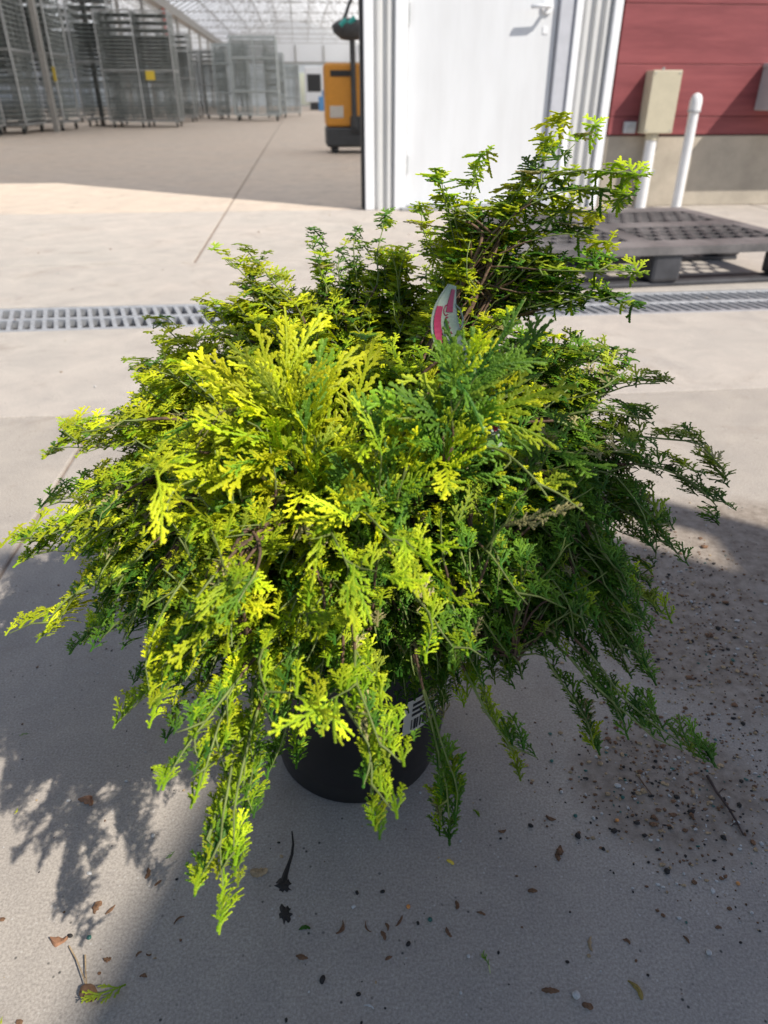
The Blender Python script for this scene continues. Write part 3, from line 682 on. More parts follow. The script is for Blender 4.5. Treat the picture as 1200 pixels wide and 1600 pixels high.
# dense tufts of the upper crown, (px,py,depth)
T = []
for (cx, cy, dd, rx, ry, n_, k) in ((410,480,.72,80,50,16,'gold'),(540,430,.76,90,55,15,'lime'),(640,420,.74,60,60,13,'lime'),(300,570,.66,80,50,13,'gold'),(470,500,.68,90,40,12,'gold'),(240,600,.62,60,50,8,'gold'),(840,410,.63,80,45,9,'gold'),(880,440,.62,70,40,8,'lime'),(760,370,.64,55,45,7,'gold'),(720,420,.63,30,40,5,'olive'),
        (715,310,.65,25,30,3,'gold'),(860,540,.62,90,50,12,'green'),(950,620,.58,70,50,10,'green'),(500,540,.62,90,40,10,'gold'),(620,570,.58,70,40,8,'lime'),(200,720,.55,70,60,8,'gold'),(560,500,.70,80,40,9,'green'),(990,720,.54,50,60,7,'green'),
        (600,700,.43,80,50,8,'green'),(760,800,.43,80,60,8,'green'),(500,830,.43,80,60,8,'lime'),(650,930,.43,80,50,8,'green'),(890,870,.43,80,70,10,'green'),(400,930,.41,70,60,8,'lime'),
        (290,840,.40,80,80,10,'gold'),(780,960,.40,80,60,9,'green'),(540,1000,.42,80,50,7,'green'),(330,700,.45,90,60,10,'gold'),(440,640,.48,90,50,9,'gold'),(860,700,.48,80,60,9,'green'),(200,860,.46,70,70,7,'lime'),
        (330,1010,.34,70,60,10,'lime'),(450,1050,.35,70,50,9,'lime'),(600,1050,.40,80,40,8,'green'),(740,1040,.40,80,50,9,'green'),(870,1000,.42,70,60,9,'green'),(940,920,.45,60,60,8,'green'),(180,950,.42,60,50,7,'green'),
        (738,585,.45,26,22,6,'green'),(480,1085,.405,60,40,8,'green'),(580,1075,.405,60,40,8,'green'),(400,1080,.39,60,50,8,'green'),(650,1050,.41,50,40,6,'green'),(280,1040,.40,60,50,7,'lime'),(560,820,.42,80,50,8,'green'),(510,1040,.40,50,40,8,'green'),(600,1020,.41,60,40,8,'green'),(555,1105,.41,60,25,6,'green'),(210,990,.40,60,50,8,'green'),(290,1090,.36,50,50,6,'green'),(700,1090,.43,50,40,6,'green'),(970,1040,.42,50,50,7,'green'),(130,900,.46,50,50,6,'lime'),(150,780,.54,60,60,7,'gold'),(240,640,.60,60,50,8,'gold')):
    for i in range(n_):
        px, py = cx + rnd.uniform(-1,1)*rx, cy + rnd.uniform(-1,1)*ry; e = P(px, py, dd + rnd.uniform(-.04,.04))
        o_ = P(cx*.75 + 150, cy-170, dd+.05) if cy > 880 else P(cx*.7 + 600*.3, cy+150, dd-.02) if not (cx > 700 and cy < 460) else P(745+rnd.uniform(-10,40), cy+60, .64)
        add_branch(e, r0=.002, cls=k if rnd.random() < .6 else None, sc=1.4 if cy < 650 else 1.1, start=.4, droop=.1, org=o_)
# filler branches over the whole crown
NB = 190; ga = math.pi*(3-math.sqrt(5))
for i in range(NB):
    zz = -.28 + 1.26*(i+.5)/NB; el = math.asin(max(-1,min(1,zz))); az = i*ga + rnd.uniform(-.2,.2)
    dx, dy = math.cos(az)*math.cos(el), math.sin(az)*math.cos(el)
    rr = rnd.uniform(.80, 1.04)
    if dy < -.25 and abs(dx) < .5 and zz < .12 and rnd.random() < .75: continue
    if dy < -.2 and rnd.random() < .3: rr *= .7
    e = CEN + Vector((dx*.285*rr, dy*(.275 if dy > 0 else .215)*rr, math.sin(el)*(.195 if zz > 0 else .15)*rr))
    if dx > 0 and zz > .3: e.z += .03*dx
    add_branch(e, droop=.40 if zz < .5 else .1, start=.34, dens=1.0)
# spire on the right side
for i in range(9):
    e = Vector((.13+rnd.uniform(-.07,.10), .66+rnd.uniform(-.06,.07), .45+rnd.uniform(-.04,.06)))
    add_branch(e, droop=.05, start=.45)
# inner leaves at middle radius, to close the crown
for i in range(46):
    az = i*ga; zz = rnd.uniform(-.2,.9); el = math.asin(zz)
    e = CEN + Vector((math.cos(az)*math.cos(el)*.17, math.sin(az)*math.cos(el)*.17, math.sin(el)*.13))
    add_branch(e, droop=.1, start=.25, cls='green')

def pick(k, p, outer):  # variegation plus sunlight put into colour: lit left and top golder, shaded right greener
    x = p.x; up = (p.z-.2)/.3
    if k:
        r_ = rnd.random()
        if r_ < .55: return k
    if outer < .55: return rnd.choices(KEYS, (.0,.12,.66,.14,.08))[0]
    left = max(0, min(1, .5 - x*2.6)); hi = max(0, min(1, up + .15))
    wg = .015 + .85*left*hi; wl = .16 + .34*left; wgr = .62 - .50*left*hi; wo = .08 + .26*(1-left)*hi
    if p.y < .47 and x > -.04: wg *= .12; wo *= .3; wl *= .45
    if x > .12 and p.z < .45: wg *= .3; wl *= .6
    if p.z > .38 and x < .1: wg += .25; wl += .2; wgr *= .5
    return rnd.choices(KEYS, (wg, wl, wgr, wo, .04))[0]
items = []   # (matrix, shape, class, score)
bobj = []
def polylen(pts): return [(pts[i+1]-pts[i]).length for i in range(len(pts)-1)]
def at(pts, seg, s_):
    acc = 0
    for i in range(len(seg)):
        if acc + seg[i] >= s_ or i == len(seg)-1: break
        acc += seg[i]
    return pts[i].lerp(pts[i+1], max(0, min(1, (s_-acc)/seg[i]))), (pts[i+1]-pts[i]).normalized()
def outer_of(p):
    q = p - CEN; return math.sqrt((q.x/.30)**2 + (q.y/.29)**2 + (q.z/.22)**2)
def rv(g): return Vector((rnd.gauss(0,g), rnd.gauss(0,g), rnd.gauss(0,g)))
def put(p, ax, nrm, scl, si, k):
    scl *= .74 if p.y < .40 and p.z > .22 else .86 if p.y < .44 else 1.0
    if p.z < .03: return
    e_ = p + ax.normalized()*.02*scl; c_ = e_ - camp; zc = c_.y*math.cos(R(PITCH)) - c_.z*math.sin(R(PITCH)); yc = c_.y*math.sin(R(PITCH)) + c_.z*math.cos(R(PITCH))
    qx, qy = 600 + FPX*c_.x/zc, 800 - FPX*yc/zc          # keep the plant tag free where it shows
    if e_.y < .50 and ((670 < qx < 728 and 440 < qy < 545) and rnd.random() < .97 or (750 < qx < 785 and 640 < qy < 695) and rnd.random() < .5): return
    ax = ax.normalized()
    if abs(nrm.normalized().dot(ax)) > .96: nrm = nrm + Vector((.3,.2,.1))
    nn = (nrm - ax*nrm.dot(ax)).normalized(); xx = ax.cross(nn)
    M = Matrix.Translation(p) @ Matrix((xx, ax, nn)).transposed().to_4x4() @ Matrix.Scale(scl, 4)
    items.append((M, si, k, p, outer_of(p), scl))
def sprays_along(pts, s0, step, sc, cls_b, pn, tipfac=.35, lastk=None):
    seg = polylen(pts); tot = sum(seg); s_ = tot*s0; side = rnd.choice((-1,1))
    while s_ < tot*.97:
        p, tg = at(pts, seg, s_); side = -side; frac = s_/tot
        out = (p-CEN).normalized()
        nrm = (pn*.5 + out*.7 + (camp-p).normalized()*.55 + rv(.36)).normalized(); sv = tg.cross(nrm).normalized()*side
        ax = tg + sv*rnd.uniform(.35,.9)*(1.1-.5*frac) + Vector((0,0,-.10)) + out*.15
        put(p, ax, nrm, sc*rnd.uniform(.60,1.05)*(1-tipfac*.8*frac), rnd.randrange(len(shapes)), pick(cls_b, p, outer_of(p)))
        s_ += rnd.uniform(.75,1.25)*step
    p, tg = at(pts, seg, tot)
    put(p - tg*.02, tg + rv(.08), pn + (p-CEN).normalized()*.8 + rv(.3), sc*rnd.uniform(.6,.85), rnd.choice((1,3,5,7,10,12)), cls_b or pick(cls_b, p, 1))
for bi, (pts, r0, cls, sc, start, dens) in enumerate(branches):
    n = len(pts); m = MB(); rad = [r0*(1 - .88*i/(n-1)) for i in range(n)]; h = n*6//10
    m.tube(pts[:h+1], rad[:h+1], 5, 0, caps=False); m.tube(pts[h:-2], rad[h:-2], 5, 1, caps=False)
    pn = Vector((0,0,.8)) + rv(.4)
    seg = polylen(pts); tot = sum(seg)
    sprays_along(pts, start, .0105/dens, sc, cls, pn)
    if sc > .5:                                   # side twigs, each with its own sprays
        low = pts[-1].z < .22 or (pts[-1].z > .5 and pts[-1].x > .03)
        nt_ = max(2, int(tot*(1-start)/(.06 if low else .028))); sd_ = rnd.choice((-1,1))
        for j in range(nt_):
            p, tg = at(pts, seg, tot*(start*.8 + (.93-start*.8)*(j+rnd.uniform(.1,.9))/nt_)); sd_ = -sd_
            out = (p-CEN).normalized(); sv = tg.cross(pn+out*.5).normalized()*sd_
            d = (tg*rnd.uniform(.5,1) + sv*rnd.uniform(.4,.9) + out*rnd.uniform(0,.5) + Vector((0,0,rnd.uniform(-.15,.3)))).normalized()
            ln = rnd.uniform(.022,.050)*(1 if outer_of(p) < 1.0 else .6)
            e = p + d*ln; tw = [p, p + d*ln*.35 + rv(.002), p + d*ln*.7 + Vector((0,0,-.002)), e + Vector((0,0,-.006))]
            m.tube(tw[:3], [.0009,.0006,.0003], 4, 1, caps=False)
            kk = cls if cls and rnd.random() < .7 else None
            sprays_along(tw, .1, .0095, sc*.9, kk, pn + rv(.5), .25)
    o = m.build('branch', [M_bark, M_twiggreen], None, smooth=True); o.parent = shrub; o.matrix_parent_inverse = Matrix.Translation(-PC); bobj.append(o)
m = MB(); m.tube([PC+Vector((0,0,.19)), PC+Vector((.005,.0,.27)), PC+Vector((.03,.03,.36)), PC+Vector((.10,.07,.46)), PC+Vector((.13,.09,.52))], [.012,.010,.007,.005,.003], 8)
o = m.build('trunk', M_bark, None, smooth=True); o.parent = shrub; o.matrix_parent_inverse = Matrix.Translation(-PC)
m = MB(); m.tube([PC+Vector((-.01,0,.2)), PC+Vector((-.05,.0,.30)), PC+Vector((-.09,.01,.34)), PC+Vector((-.115,.0,.36))], [.008,.006,.004,.002], 7)
o = m.build('limb', M_bark, None, smooth=True); o.parent = shrub; o.matrix_parent_inverse = Matrix.Translation(-PC)

camp = Vector((0,0,EYE))
def score(it):
    M, si, k, p, outer, scl = it
    face = (p-CEN).normalized().dot((camp-p).normalized()) if outer > .1 else 0
    return (min(outer,1.25)*.6 + face*.7)/(p-camp).length * scl
items.sort(key=score, reverse=True)
for it in items[:300]:
    M, si, k = it[:3]
    o = bpy.data.objects.new('spray', fmesh[(si,k)]); COL.objects.link(o); o.parent = shrub; o.matrix_parent_inverse = Matrix.Translation(-PC); o.matrix_basis = M
rest = items[300:]
src = bpy.data.collections.new('spray_source'); order = {}
for c, (key, me) in enumerate(sorted(fmesh.items(), key=lambda q: (q[0][0], q[0][1]))):
    o = bpy.data.objects.new('spray_source_%03d' % c, me); src.objects.link(o); order[key] = c
me = bpy.data.meshes.new('foliage'); me.from_pydata([it[3]-PC if False else (it[0].to_translation()-PC) for it in rest], [], [])
ra = me.attributes.new('rot', 'FLOAT_VECTOR', 'POINT'); sa = me.attributes.new('scl', 'FLOAT', 'POINT'); ia = me.attributes.new('idx', 'INT', 'POINT')
ra.data.foreach_set('vector', [c for it in rest for c in it[0].to_euler()]); sa.data.foreach_set('value', [it[0].to_scale()[0] for it in rest])
ia.data.foreach_set('value', [order[(it[1], it[2])] for it in rest])
fo = bpy.data.objects.new('foliage', me); COL.objects.link(fo); fo.parent = shrub; fo['kind'] = 'stuff'
for k in KEYS: me.materials.append(LM[k])
ng = bpy.data.node_groups.new('foliage', 'GeometryNodeTree'); ng.interface.new_socket('Geometry', in_out='INPUT', socket_type='NodeSocketGeometry'); ng.interface.new_socket('Geometry', in_out='OUTPUT', socket_type='NodeSocketGeometry')
N = ng.nodes; L = ng.links; gi = N.new('NodeGroupInput'); go = N.new('NodeGroupOutput'); ip = N.new('GeometryNodeInstanceOnPoints'); ci = N.new('GeometryNodeCollectionInfo')
ci.inputs['Collection'].default_value = src; ci.inputs['Separate Children'].default_value = True; ci.inputs['Reset Children'].default_value = True
ip.inputs['Pick Instance'].default_value = True
def na(nm, ty):
    a_ = N.new('GeometryNodeInputNamedAttribute'); a_.data_type = ty; a_.inputs['Name'].default_value = nm; return [s_ for s_ in a_.outputs if s_.name == 'Attribute' and s_.enabled][0]
e2r = N.new('FunctionNodeEulerToRotation'); L.new(na('rot','FLOAT_VECTOR'), e2r.inputs[0]); L.new(e2r.outputs[0], ip.inputs['Rotation'])
L.new(na('scl','FLOAT'), ip.inputs['Scale']); L.new(na('idx','INT'), ip.inputs['Instance Index'])
L.new(gi.outputs[0], ip.inputs['Points']); L.new(ci.outputs[0], ip.inputs['Instance']); L.new(ip.outputs[0], go.inputs[0])
md = fo.modifiers.new('foliage', 'NODES'); md.node_group = ng
print('sprays', len(items), 'tris per spray', [len(fmesh[(i,'gold')].polygons)*2 for i in range(len(shapes))])

# ---------------------------------------------------------------- plant tag (a long printed strap looped on the shrub)
M_tagback = mat('tag_plastic', (.30,.35,.30), .25, var=.04, scale=60)
M_tagpic = mat('tag_print_green', (.26,.34,.22), .25, col2=(.44,.50,.40), scale=70)
M_taggreen = mat('tag_print_leaf', (.14,.26,.06), .3, var=.3, scale=90)
M_mag = mat('tag_print_magenta', (.36,.025,.08), .3)
tg_ = thing('plant_tag', 'bent printed plastic plant tag with a magenta stripe caught among the sprays', 'plant tag', P(706,446,.51))
tl_ = [P(706,446,.51), P(696,480,.50), P(695,510,.495), P(704,540,.49), P(722,565,.49), P(742,590,.48), P(750,625,.465), P(757,655,.455), P(765,680,.445), P(778,700,.437)]
wv = [.004,.010,.0125,.012,.009,.008,.009,.010,.009,.004]
def crom(L_, n=4):
    o_ = []
    for i in range(len(L_)-1):
        p0, p1, p2, p3 = L_[max(i-1,0)], L_[i], L_[i+1], L_[min(i+2,len(L_)-1)]
        for k in range(n):
            t = k/n; o_.append(.5*((2*p1) + (p2-p0)*t + (2*p0-5*p1+4*p2-p3)*t*t + (3*p1-p0-3*p2+p3)*t*t*t))
    return o_ + [L_[-1]]
tl_ = crom(tl_); wv = crom(wv); TQ = 4
tl_loc = [p - tl_[0] for p in tl_]
def strip(i0, i1, w0, w1, off, th=.0005):
    m = MB(); vs = []; i0 *= TQ; i1 *= TQ; i0 = int(i0); i1 = int(i1); k = (i1-i0)*3+1
    for s in range(k):
        q = i0 + s/3; i = min(int(q), len(tl_)-2); f = q-i; p = tl_loc[i].lerp(tl_loc[i+1], f); ww = wv[i]*(1-f)+wv[i+1]*f
        t_ = (tl_loc[i+1]-tl_loc[i]).normalized(); view = (camp - tl_[i]).normalized(); rt = t_.cross(view).normalized()
        rt = -rt if rt.x < 0 else rt
        rt = (rt + view*(-.9+.5*i/len(tl_))).normalized(); nn_ = rt.cross(t_).normalized(); nn_ = nn_ if nn_.dot(view) > 0 else -nn_
        for ww_ in (w0*ww, w1*ww):
            for o_ in (off, off+th): vs.append(p + rt*ww_ + nn_*o_)
    fs = []
    for s in range(k-1):
        b = s*4; c = b+4; fs += [(b+1,b+3,c+3,c+1), (b,c,c+2,b+2), (b,b+1,c+1,c), (b+2,c+2,c+3,b+3)]
    fs += [(0,2,3,1), (4*k-4,4*k-3,4*k-1,4*k-2)]
    m.add(vs, fs); return m
strip(0, 9, -1, 1, 0).build('strap', M_tagback, tg_)
strip(0, 3, -.86, .86, .0006).build('picture', M_tagpic, tg_)
strip(1, 3, -.86, -.35, .0012).build('stripe', M_mag, tg_)
strip(.25, 1.25, .0, .55, .0012).build('emblem', M_mag, tg_)
strip(6, 9, -.85, .1, .0006).build('picture', M_taggreen, tg_)
strip(7, 8, .45, .75, .0006).build('stripe', M_mag, tg_)
def tagpt(q, sw, off=.0016):
    q *= TQ; i = min(int(q), len(tl_)-2); f = q-i; p = tl_loc[i].lerp(tl_loc[i+1], f); t_ = (tl_loc[i+1]-tl_loc[i]).normalized(); view = (camp-tl_[i]).normalized()
    rt = t_.cross(view).normalized(); rt = -rt if rt.x < 0 else rt
    return p + (rt+view*(-.9+.5*i/len(tl_))).normalized()*sw*(wv[i]*(1-f)+wv[i+1]*f) + view*off
for cq, cs, sz in ((1.15,.12,1.0),(1.65,.2,.55),(1.95,.25,.5),(2.25,.3,.5),(2.55,.35,.5)):   # script lettering, a capital C and small letters
    m = MB(); pts = []
    for k in range(9):
        a = R(50 + 260*k/8); pts.append(tagpt(cq - .26*sz*math.sin(a)*1.0, cs + .22*sz*math.cos(a)))
    m.tube(pts, .0005, 4); m.build('letter', M_mag, tg_)
m = MB(); m.tube([tagpt(.8,.95), tagpt(1.0,1.35), tagpt(1.6,1.45), tagpt(2.2,1.2), tagpt(2.4,.9)], .0007, 5); m.build('loop', M_tagback, tg_, smooth=True)

# ---------------------------------------------------------------- litter on the concrete
M_dry = mat('dry_leaf_brown', (.16,.085,.045), .85, var=.35, scale=200)
M_drytan = mat('dry_leaf_tan', (.36,.26,.15), .8, var=.3, scale=200)
M_blackbit = mat('wet_peat', (.018,.015,.013), .7, var=.3, scale=200)
M_peb = mat('pale_pebble', (.50,.49,.47), .8, var=.2, scale=300)
M_bead = mat('orange_bead', (.65,.27,.07), .4); M_gbead = mat('green_bead', (.03,.12,.10), .4)
lr = random.Random(5)
def scrap(name, px, py, ln, wd, ang, mm, label, cat, group=None, hgt=.35, n=9):
    if group: ln *= .8; wd *= .7
    m = MB(); vs = []; fs = []; c = lr.uniform(-.6,.6)
    for i in range(n):
        s = i/(n-1); ww = wd*.5*(math.sin(math.pi*(s*.86+.07))**.8)*lr.uniform(.6,1.25); x = (s-.5)*ln; y = c*ln*(s-.5)**2*1.6; z = wd*hgt*(.5+.5*math.sin(s*5+c*4)) + .0006
        vs += [(x, y-ww, .0004), (x, y-ww*.4, z+wd*.12), (x, y+ww*.5, z+wd*.1), (x, y+ww, .0006)]
    for i in range(n-1):
        for k in range(4): fs.append((i*4+k, i*4+(k+1)%4, i*4+4+(k+1)%4, i*4+4+k))
    fs += [(3,2,1,0), tuple((n-1)*4+k for k in range(4))]
    m.add(vs, fs); o = m.build(name, mm, None); o.location = G(px, py); o.rotation_euler.z = ang; tag(o, label, cat, group); return o
def bead(name, px, py, r_, mm, label, cat, group=None, sx=1.0):
    if mm is M_blackbit: r_ *= .72
    bm = bmesh.new(); bmesh.ops.create_icosphere(bm, subdivisions=2, radius=r_)
    for v in bm.verts: v.co *= 1 + .22*noise.noise(v.co*(300)+Vector((px,py,0)))
    me = bpy.data.meshes.new(name); bm.to_mesh(me); bm.free(); me.materials.append(mm); o = bpy.data.objects.new(name, me); COL.objects.link(o)
    for p_ in me.polygons: p_.use_smooth = True
    o.location = G(px, py) + Vector((0,0,r_*.75)); o.scale = (sx,1,.8); o.rotation_euler.z = lr.uniform(0,6); tag(o, label, cat, group)
GB = 'brown dry scraps on the shaded concrete'
SL = ['upright brown leaf scrap left of the long hanging shoot', 'slim brown flake just below right of the upright leaf scrap at left', 'wide dark brown scrap above the fan-shaped dry leaf',
 'slim slanting brown scrap touching the wide dark scrap at left', 'thin slanting brown sliver left of the lowest hanging tip', 'short flat brown scrap right of the bottom left sprig', 'flat brown crumb-like scrap above the short flat scrap at lower left',
 'thin tilted brown scrap below the left hanging tip', 'flat thin brown scrap right of the thin tilted scrap', 'long upright brown scrap right of the green oval flake', 'flat brown scrap below the black square smear', 'slim upright brown scrap in the middle bottom cluster, left of the orange bead',
 'dark slim scrap at the top of the middle bottom cluster', 'rounded brown scrap below the middle bottom cluster', 'upright brown scrap near the dark green bead', 'long thin diagonal brown scrap just left of the orange bead below the shrub', 'needle-thin dark scrap at the left of the middle bottom cluster',
 'flat brown scrap right of the pot among the first soil crumbs', 'chunky brown clod-like scrap below right of the pot', 'smaller scrap stuck below the chunky brown one', 'curled dark brown scrap lying flat below the chunky one', 'small upright brown scrap between cluster and dark green sprig', 'flat slim brown scrap left of the curled scrap',
 'small flat brown scrap at the far lower right', 'small slanting brown scrap at lower right', 'oval brown scrap above the ochre flake', 'largest feathery brown scrap near the bottom, left of the white pebble', 'crumpled brown scrap right of the white pebble at the bottom', 'small brown scrap between the pot and the spilled soil']
CL = ['black peat crumb, larger of the close pair at the bottom centre left', 'black peat crumb, smaller of the close pair at the bottom centre left', 'black crumb, left one of two level crumbs under the pot', 'black crumb, right one of two level crumbs under the pot', 'small black crumb right beside the dark green bead', 'round black crumb below the middle bottom cluster',
 'black crumb left of the oval black crumb, below right of the pot', 'large oval black crumb below right of the pot', 'slim black crumb at the lower edge of the spilled soil', 'black crumb left of the end of the long twig', 'tiny black crumb beside the end of the long twig', 'black crumb above the fan-shaped dry leaf', 'black crumb above the thin pale splinter', 'black crumb above the ochre flake at the bottom']
OL = ['orange bead right of the middle bottom cluster', 'orange bead at the left edge of the spilled soil', 'orange bead at the far right below the twig']
GL = ['dark green bead right of the middle bottom cluster', 'dark green bead in the spilled soil near the short twig', 'dark green bead left of the spilled soil, next to the orange bead', 'dark green bead just under the right hanging sprays', 'dark green bead beside the fan-shaped dry leaf']
PL = ['largest white pebble at the bottom right of centre', 'tiny pale pebble above the small dark green sprig stalk', 'tiny pale pebble under the slim black crumb at right', 'tiny pale pebble next to the slim black crumb at right', 'pale pebble left of the spilled soil below the sprays', 'pale grey pebble at the far lower right', 'tiny pale pebble near the bottom right of centre', 'pale pebble on the shaded concrete left of the long hanging shoot']
for px, py, ln, wd, a in ((232,1365,.013,.006,1.6),(247,1380,.009,.004,1.0),(150,1418,.014,.010,1.2),(173,1422,.013,.004,.8),(278,1436,.013,.003,.9),(168,1500,.008,.006,.2),(225,1524,.008,.004,.1),(216,1490,.007,.003,.7),(232,1493,.006,.003,0),
                          (535,1452,.015,.005,1.3),(472,1496,.013,.006,.0),(600,1462,.011,.005,-1.3),(606,1448,.009,.004,-1.2),(607,1497,.008,.004,.3),(700,1458,.011,.005,-1.2),(625,1440,.014,.003,.9),(572,1450,.014,.002,-1.3),(860,1280,.013,.006,-.3),(875,1330,.013,.012,1.2),
                          (872,1340,.010,.007,-1.2),(832,1392,.011,.007,.1),(715,1415,.009,.006,1.4),(752,1427,.010,.004,-.4),(1122,1449,.007,.004,0),(1073,1468,.009,.004,-1.1),(980,1470,.008,.005,-.8),(860,1548,.018,.007,-.1),(918,1572,.011,.008,-.3),(785,1300,.010,.005,.4)):
    scrap('leaf_scrap', px, py, ln, wd, a + lr.uniform(-.2,.2), M_dry, SL.pop(0), 'leaf scrap', GB)
GK = 'black peat crumbs on the concrete'
for px, py, r_ in ((504,1532,.0032),(503,1534,.0025),(558,1396,.0022),(598,1394,.0022),(653,1443,.0018),(638,1476,.0024),(829,1291,.0028),(903,1308,.0036),(1042,1363,.0034),(1130,1310,.0030),(1167,1299,.0017),(110,1463,.0025),(560,1555,.0022),(886,1504,.0018)):
    bead('peat_crumb', px, py, r_, M_blackbit, CL.pop(0), 'crumb', GK, sx=1.4)
for px, py in ((638,1418),(964,1283),(1153,1382)): bead('fertiliser_bead', px, py, .0019, M_bead, OL.pop(0), 'bead', 'orange fertiliser beads')
for px, py in ((672,1438),(973,1247),(899,1276),(862,1190),(140,1466)): bead('fertiliser_bead', px, py, .0021, M_gbead, GL.pop(0), 'bead', 'dark green fertiliser beads')
for px, py, r_ in ((900,1557,.0034),(732,1495,.0016),(1057,1382,.0014),(1068,1366,.0014),(877,1238,.0018),(1107,1490,.0024),(720,1552,.0014),(240,1307,.0022)): bead('pebble', px, py, r_, M_peb, PL.pop(0), 'pebble', 'pale pebbles')
scrap('wood_chip', 921, 1475, .0125, .0035, 1.4, M_drytan, 'pale straight wood chip on the shaded concrete at lower right', 'wood chip', hgt=.1)
scrap('wood_chip', 996, 1545, .016, .006, -1.1, mat('ochre_chip', (.28,.20,.05), .7, var=.3, scale=200), 'ochre pointed flake near the bottom right', 'flake')
scrap('wood_chip', 577, 1571, .009, .002, -.3, M_peb, 'thin pale splinter near the bottom centre', 'splinter')
scrap('wood_chip', 948, 1561-0, .008, .003, -1.3, M_drytan, 'small tan stick fragment near the bottom, right of centre', 'splinter') if False else None
scrap('leaf_scrap', 405, 1364, .016, .010, .2, M_drytan, 'rounded tan leaf scrap left of the dark smear below the pot', 'leaf scrap')
scrap('leaf_scrap', 137, 1250, .018, .010, -.4, mat('rust_leaf', (.30,.15,.08), .8, var=.3, scale=150), 'rust brown crumpled leaf scrap in the dappled shade at left', 'leaf scrap')
scrap('leaf_flake', 476, 1449, .010, .004, .1, LM['green'], 'small oval green leaf flake right of the dark smear', 'leaf flake')
scrap('leaf_flake', 746, 1270, .010, .003, -1.0, LM['olive'], 'small green leaf flake on the concrete right of the pot', 'leaf flake')
scrap('leaf_flake', 704, 1347, .008, .004, -.6, M_yellow, 'small yellow flake below the hanging sprig right of the pot', 'leaf flake')
# the peat smear below the pot
def smear(px, py, pts, label):
    m = MB(); c = G(px, py); vs = []; n = len(pts); ring = [G(a, b) - c for a, b in pts]; cen = sum(ring, Vector())/n
    vs = [cen + Vector((0,0,.0016))] + [cen.lerp(r_, .6) + Vector((0,0,.0013)) for r_ in ring] + [r_*1.0 + Vector((0,0,.0003)) for r_ in ring]
    fs = [(0, 1+i, 1+(i+1)%n) for i in range(n)] + [(1+i, 1+n+i, 1+n+(i+1)%n, 1+(i+1)%n) for i in range(n)]
    m.add(vs, fs); o = m.build('peat_smear', M_blackbit); o.location = c; tag(o, label, 'soil smear')
def jag(c, rx, ry, n, sd):
    q = random.Random(sd); return [(c[0]+math.cos(2*math.pi*i/n)*rx*q.uniform(.55,1.2), c[1]-math.sin(2*math.pi*i/n)*ry*q.uniform(.55,1.2)) for i in range(n)]
smear(443, 1384, jag((443,1384), 13, 13, 22, 1), 'jagged black peat smear at the foot of the dark streak below the pot')
smear(445, 1428, jag((445,1428), 11, 15, 22, 2), 'black square peat smear below the larger jagged one')
m = MB(); c = G(455, 1300); pts = [G(a,b,.0008)-c for a,b in ((456,1298),(458,1318),(456,1335),(451,1350),(446,1365),(443,1378))]; m.tube(pts, [.0006,.0011,.0014,.0017,.0026,.0034], 6)
o = m.build('peat_streak', M_blackbit); o.location = c; o.scale = (1,1,.4); tag(o, 'thin black streak of peat running down from the pot to the smear', 'soil smear')
# twigs
def twig(name, px, pts, r_, mm, label, extra=()):
    c = G(*px); m = MB(); P_ = [G(a,b,z)-c for a,b,z in pts]; n = len(P_); m.tube(P_, [r_*(1-.5*i/(n-1)) for i in range(n)], 6)
    for e in extra: m.tube([G(a,b,z)-c for a,b,z in e], r_*.5, 5)
    o = m.build(name, mm); o.location = c; tag(o, label, 'twig'); return o
twig('twig', (1105,1212), [(1105,1212,.003),(1120,1238,.0035),(1138,1262,.0045),(1150,1282,.003),(1162,1305,.002)], .0016, mat('dark_twig', (.06,.04,.035), .8, var=.4, scale=150), 'long dark twig on the concrete below the right hanging branch', [[(1122,1240,.004),(1130,1232,.006)],[(1140,1264,.005),(1149,1268,.007)],[(1152,1284,.004),(1143,1290,.002)]])
twig('twig', (998,1214), [(998,1214,.002),(1008,1228,.003),(1018,1241,.002)], .0009, M_bark, 'short brown twig in the spilled soil right of the pot')
twig('twig', (108,1478), [(108,1478,.002),(120,1500,.004),(130,1525,.006),(136,1545,.005),(146,1562,.003)], .0007, M_drytan, 'thin pale dry stem beside the fallen sprig at bottom left')
twig('twig', (133,1492), [(133,1492,.003),(134,1520,.004),(136,1545,.004)], .0007, M_drytan, 'short upright pale stem beside the bottom left sprig')
bead('bark_lump', 140, 1556, .006, M_dry, 'dark brown lump at the base of the pale stem, bottom left', 'bark lump', sx=1.5)
scrap('dry_leaf', 92, 1472, .014, .009, .1, mat('fan_leaf_brown', (.26,.13,.07), .8, var=.3, scale=150), 'fan-shaped rust brown leaf at the top of the pale stem', 'dry leaf')
def fallen(px, py, ang, sc, k, si, label, name='fallen_sprig', tilt=.06):
    o = bpy.data.objects.new(name, fmesh[(si,k)]); COL.objects.link(o); o.location = G(px, py, .006); o.rotation_euler = (tilt, .1, ang); o.scale = (sc,sc,sc*.8); tag(o, label, 'sprig')
fallen(197, 1538, R(118), .62, 'olive', 6, 'green scaly sprig lying at the bottom left of the picture')
fallen(764, 1508, R(28), .30, 'green', 4, 'small dark green sprig with a pale stalk near the bottom centre')
fallen(273, 1330, R(150), .22, 'green', 4, 'tiny green sprig on the shaded concrete left of the pot')
fallen(46, 1146, R(100), .24, 'green', 5, 'tiny green sprig at the left edge in the shade')
fallen(28, 1262, R(190), .16, 'gold', 4, 'tiny yellow sprig tip on the sunlit patch at left')
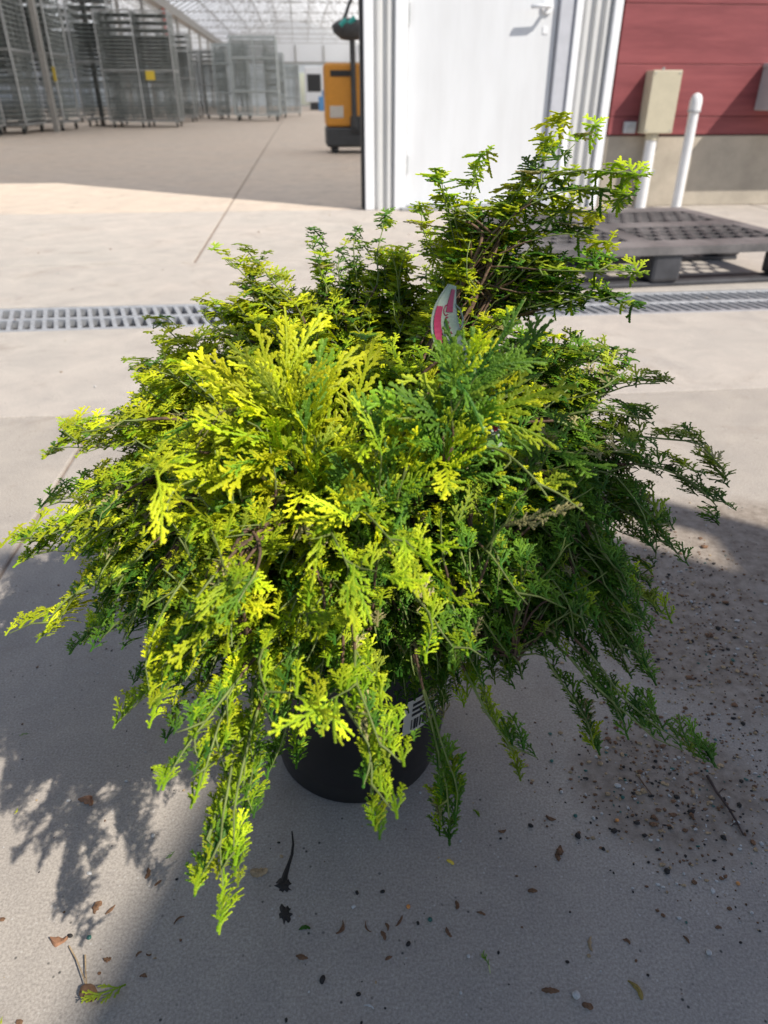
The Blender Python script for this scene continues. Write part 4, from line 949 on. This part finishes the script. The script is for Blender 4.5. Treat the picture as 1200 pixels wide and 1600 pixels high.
fallen(4, 1588, R(190), .16, 'gold', 4, 'tiny yellow sprig tip at the bottom left corner')
fallen(254, 1215, R(20), .25, 'green', 5, 'thin green sprig on the concrete behind the hanging branch at left')
twig('sprig_stalk', (764,1508), [(764,1508,.003),(766,1521,.002)], .0009, mat('pale_stalk', (.42,.45,.22), .6), 'pale cut stalk of the small dark sprig near the bottom centre')

# crumbs: spilled soil and grit nobody could count
cm = []
ico = bmesh.new(); bmesh.ops.create_icosphere(ico, subdivisions=1, radius=1); iv = [v.co.copy() for v in ico.verts]; if_ = [tuple(v.index for v in f.verts) for f in ico.faces]; ico.free()
mb = MB()
def crumb(x, y, r_, mi):
    j = [v * (1 + lr.uniform(-.3,.3)) for v in iv[:]]; sx, sy = lr.uniform(.7,1.6), lr.uniform(.7,1.3)
    mb.add([(x+q.x*r_*sx, y+q.y*r_*sy, max(0.0002, (q.z*.6+.45)*r_)) for q in j], if_, mi)
def soilmix(): return lr.choices((0,1,2,3,4), (.42,.26,.16,.12,.04))[0]
for i in range(3200):
    c = lr.choices(((.42,.80,.11,.15),(.30,.50,.085,.085),(.45,.60,.10,.10)), (.5,.35,.15))[0]
    crumb(lr.gauss(c[0], c[2]*.75), lr.gauss(c[1], c[3]*.75), abs(lr.gauss(0,.0009))+.0004, soilmix())
for i in range(900): crumb(lr.uniform(-.6,.75), lr.uniform(.22,1.2), abs(lr.gauss(0,.0007))+.0003, lr.choices((0,2,3,1),(.3,.3,.3,.1))[0])
for i in range(28): crumb(lr.gauss(.42,.14), lr.gauss(.82,.14), lr.uniform(.0025,.005), lr.choice((0,0,2,0)))
mb.build('soil_crumbs', [M_dry, M_drytan, M_blackbit, M_peb, M_gbead], None, kind='stuff')
mb = MB()
for i in range(160): 
    q = B(lr.uniform(-2.2,3.2), lr.uniform(1.2,4.8)); crumb(q.x, q.y, abs(lr.gauss(0,.002))+.001, lr.choice((0,1,3)))
mb.build('grit', [M_dry, M_drytan, M_blackbit, M_peb, M_gbead], None, kind='stuff')
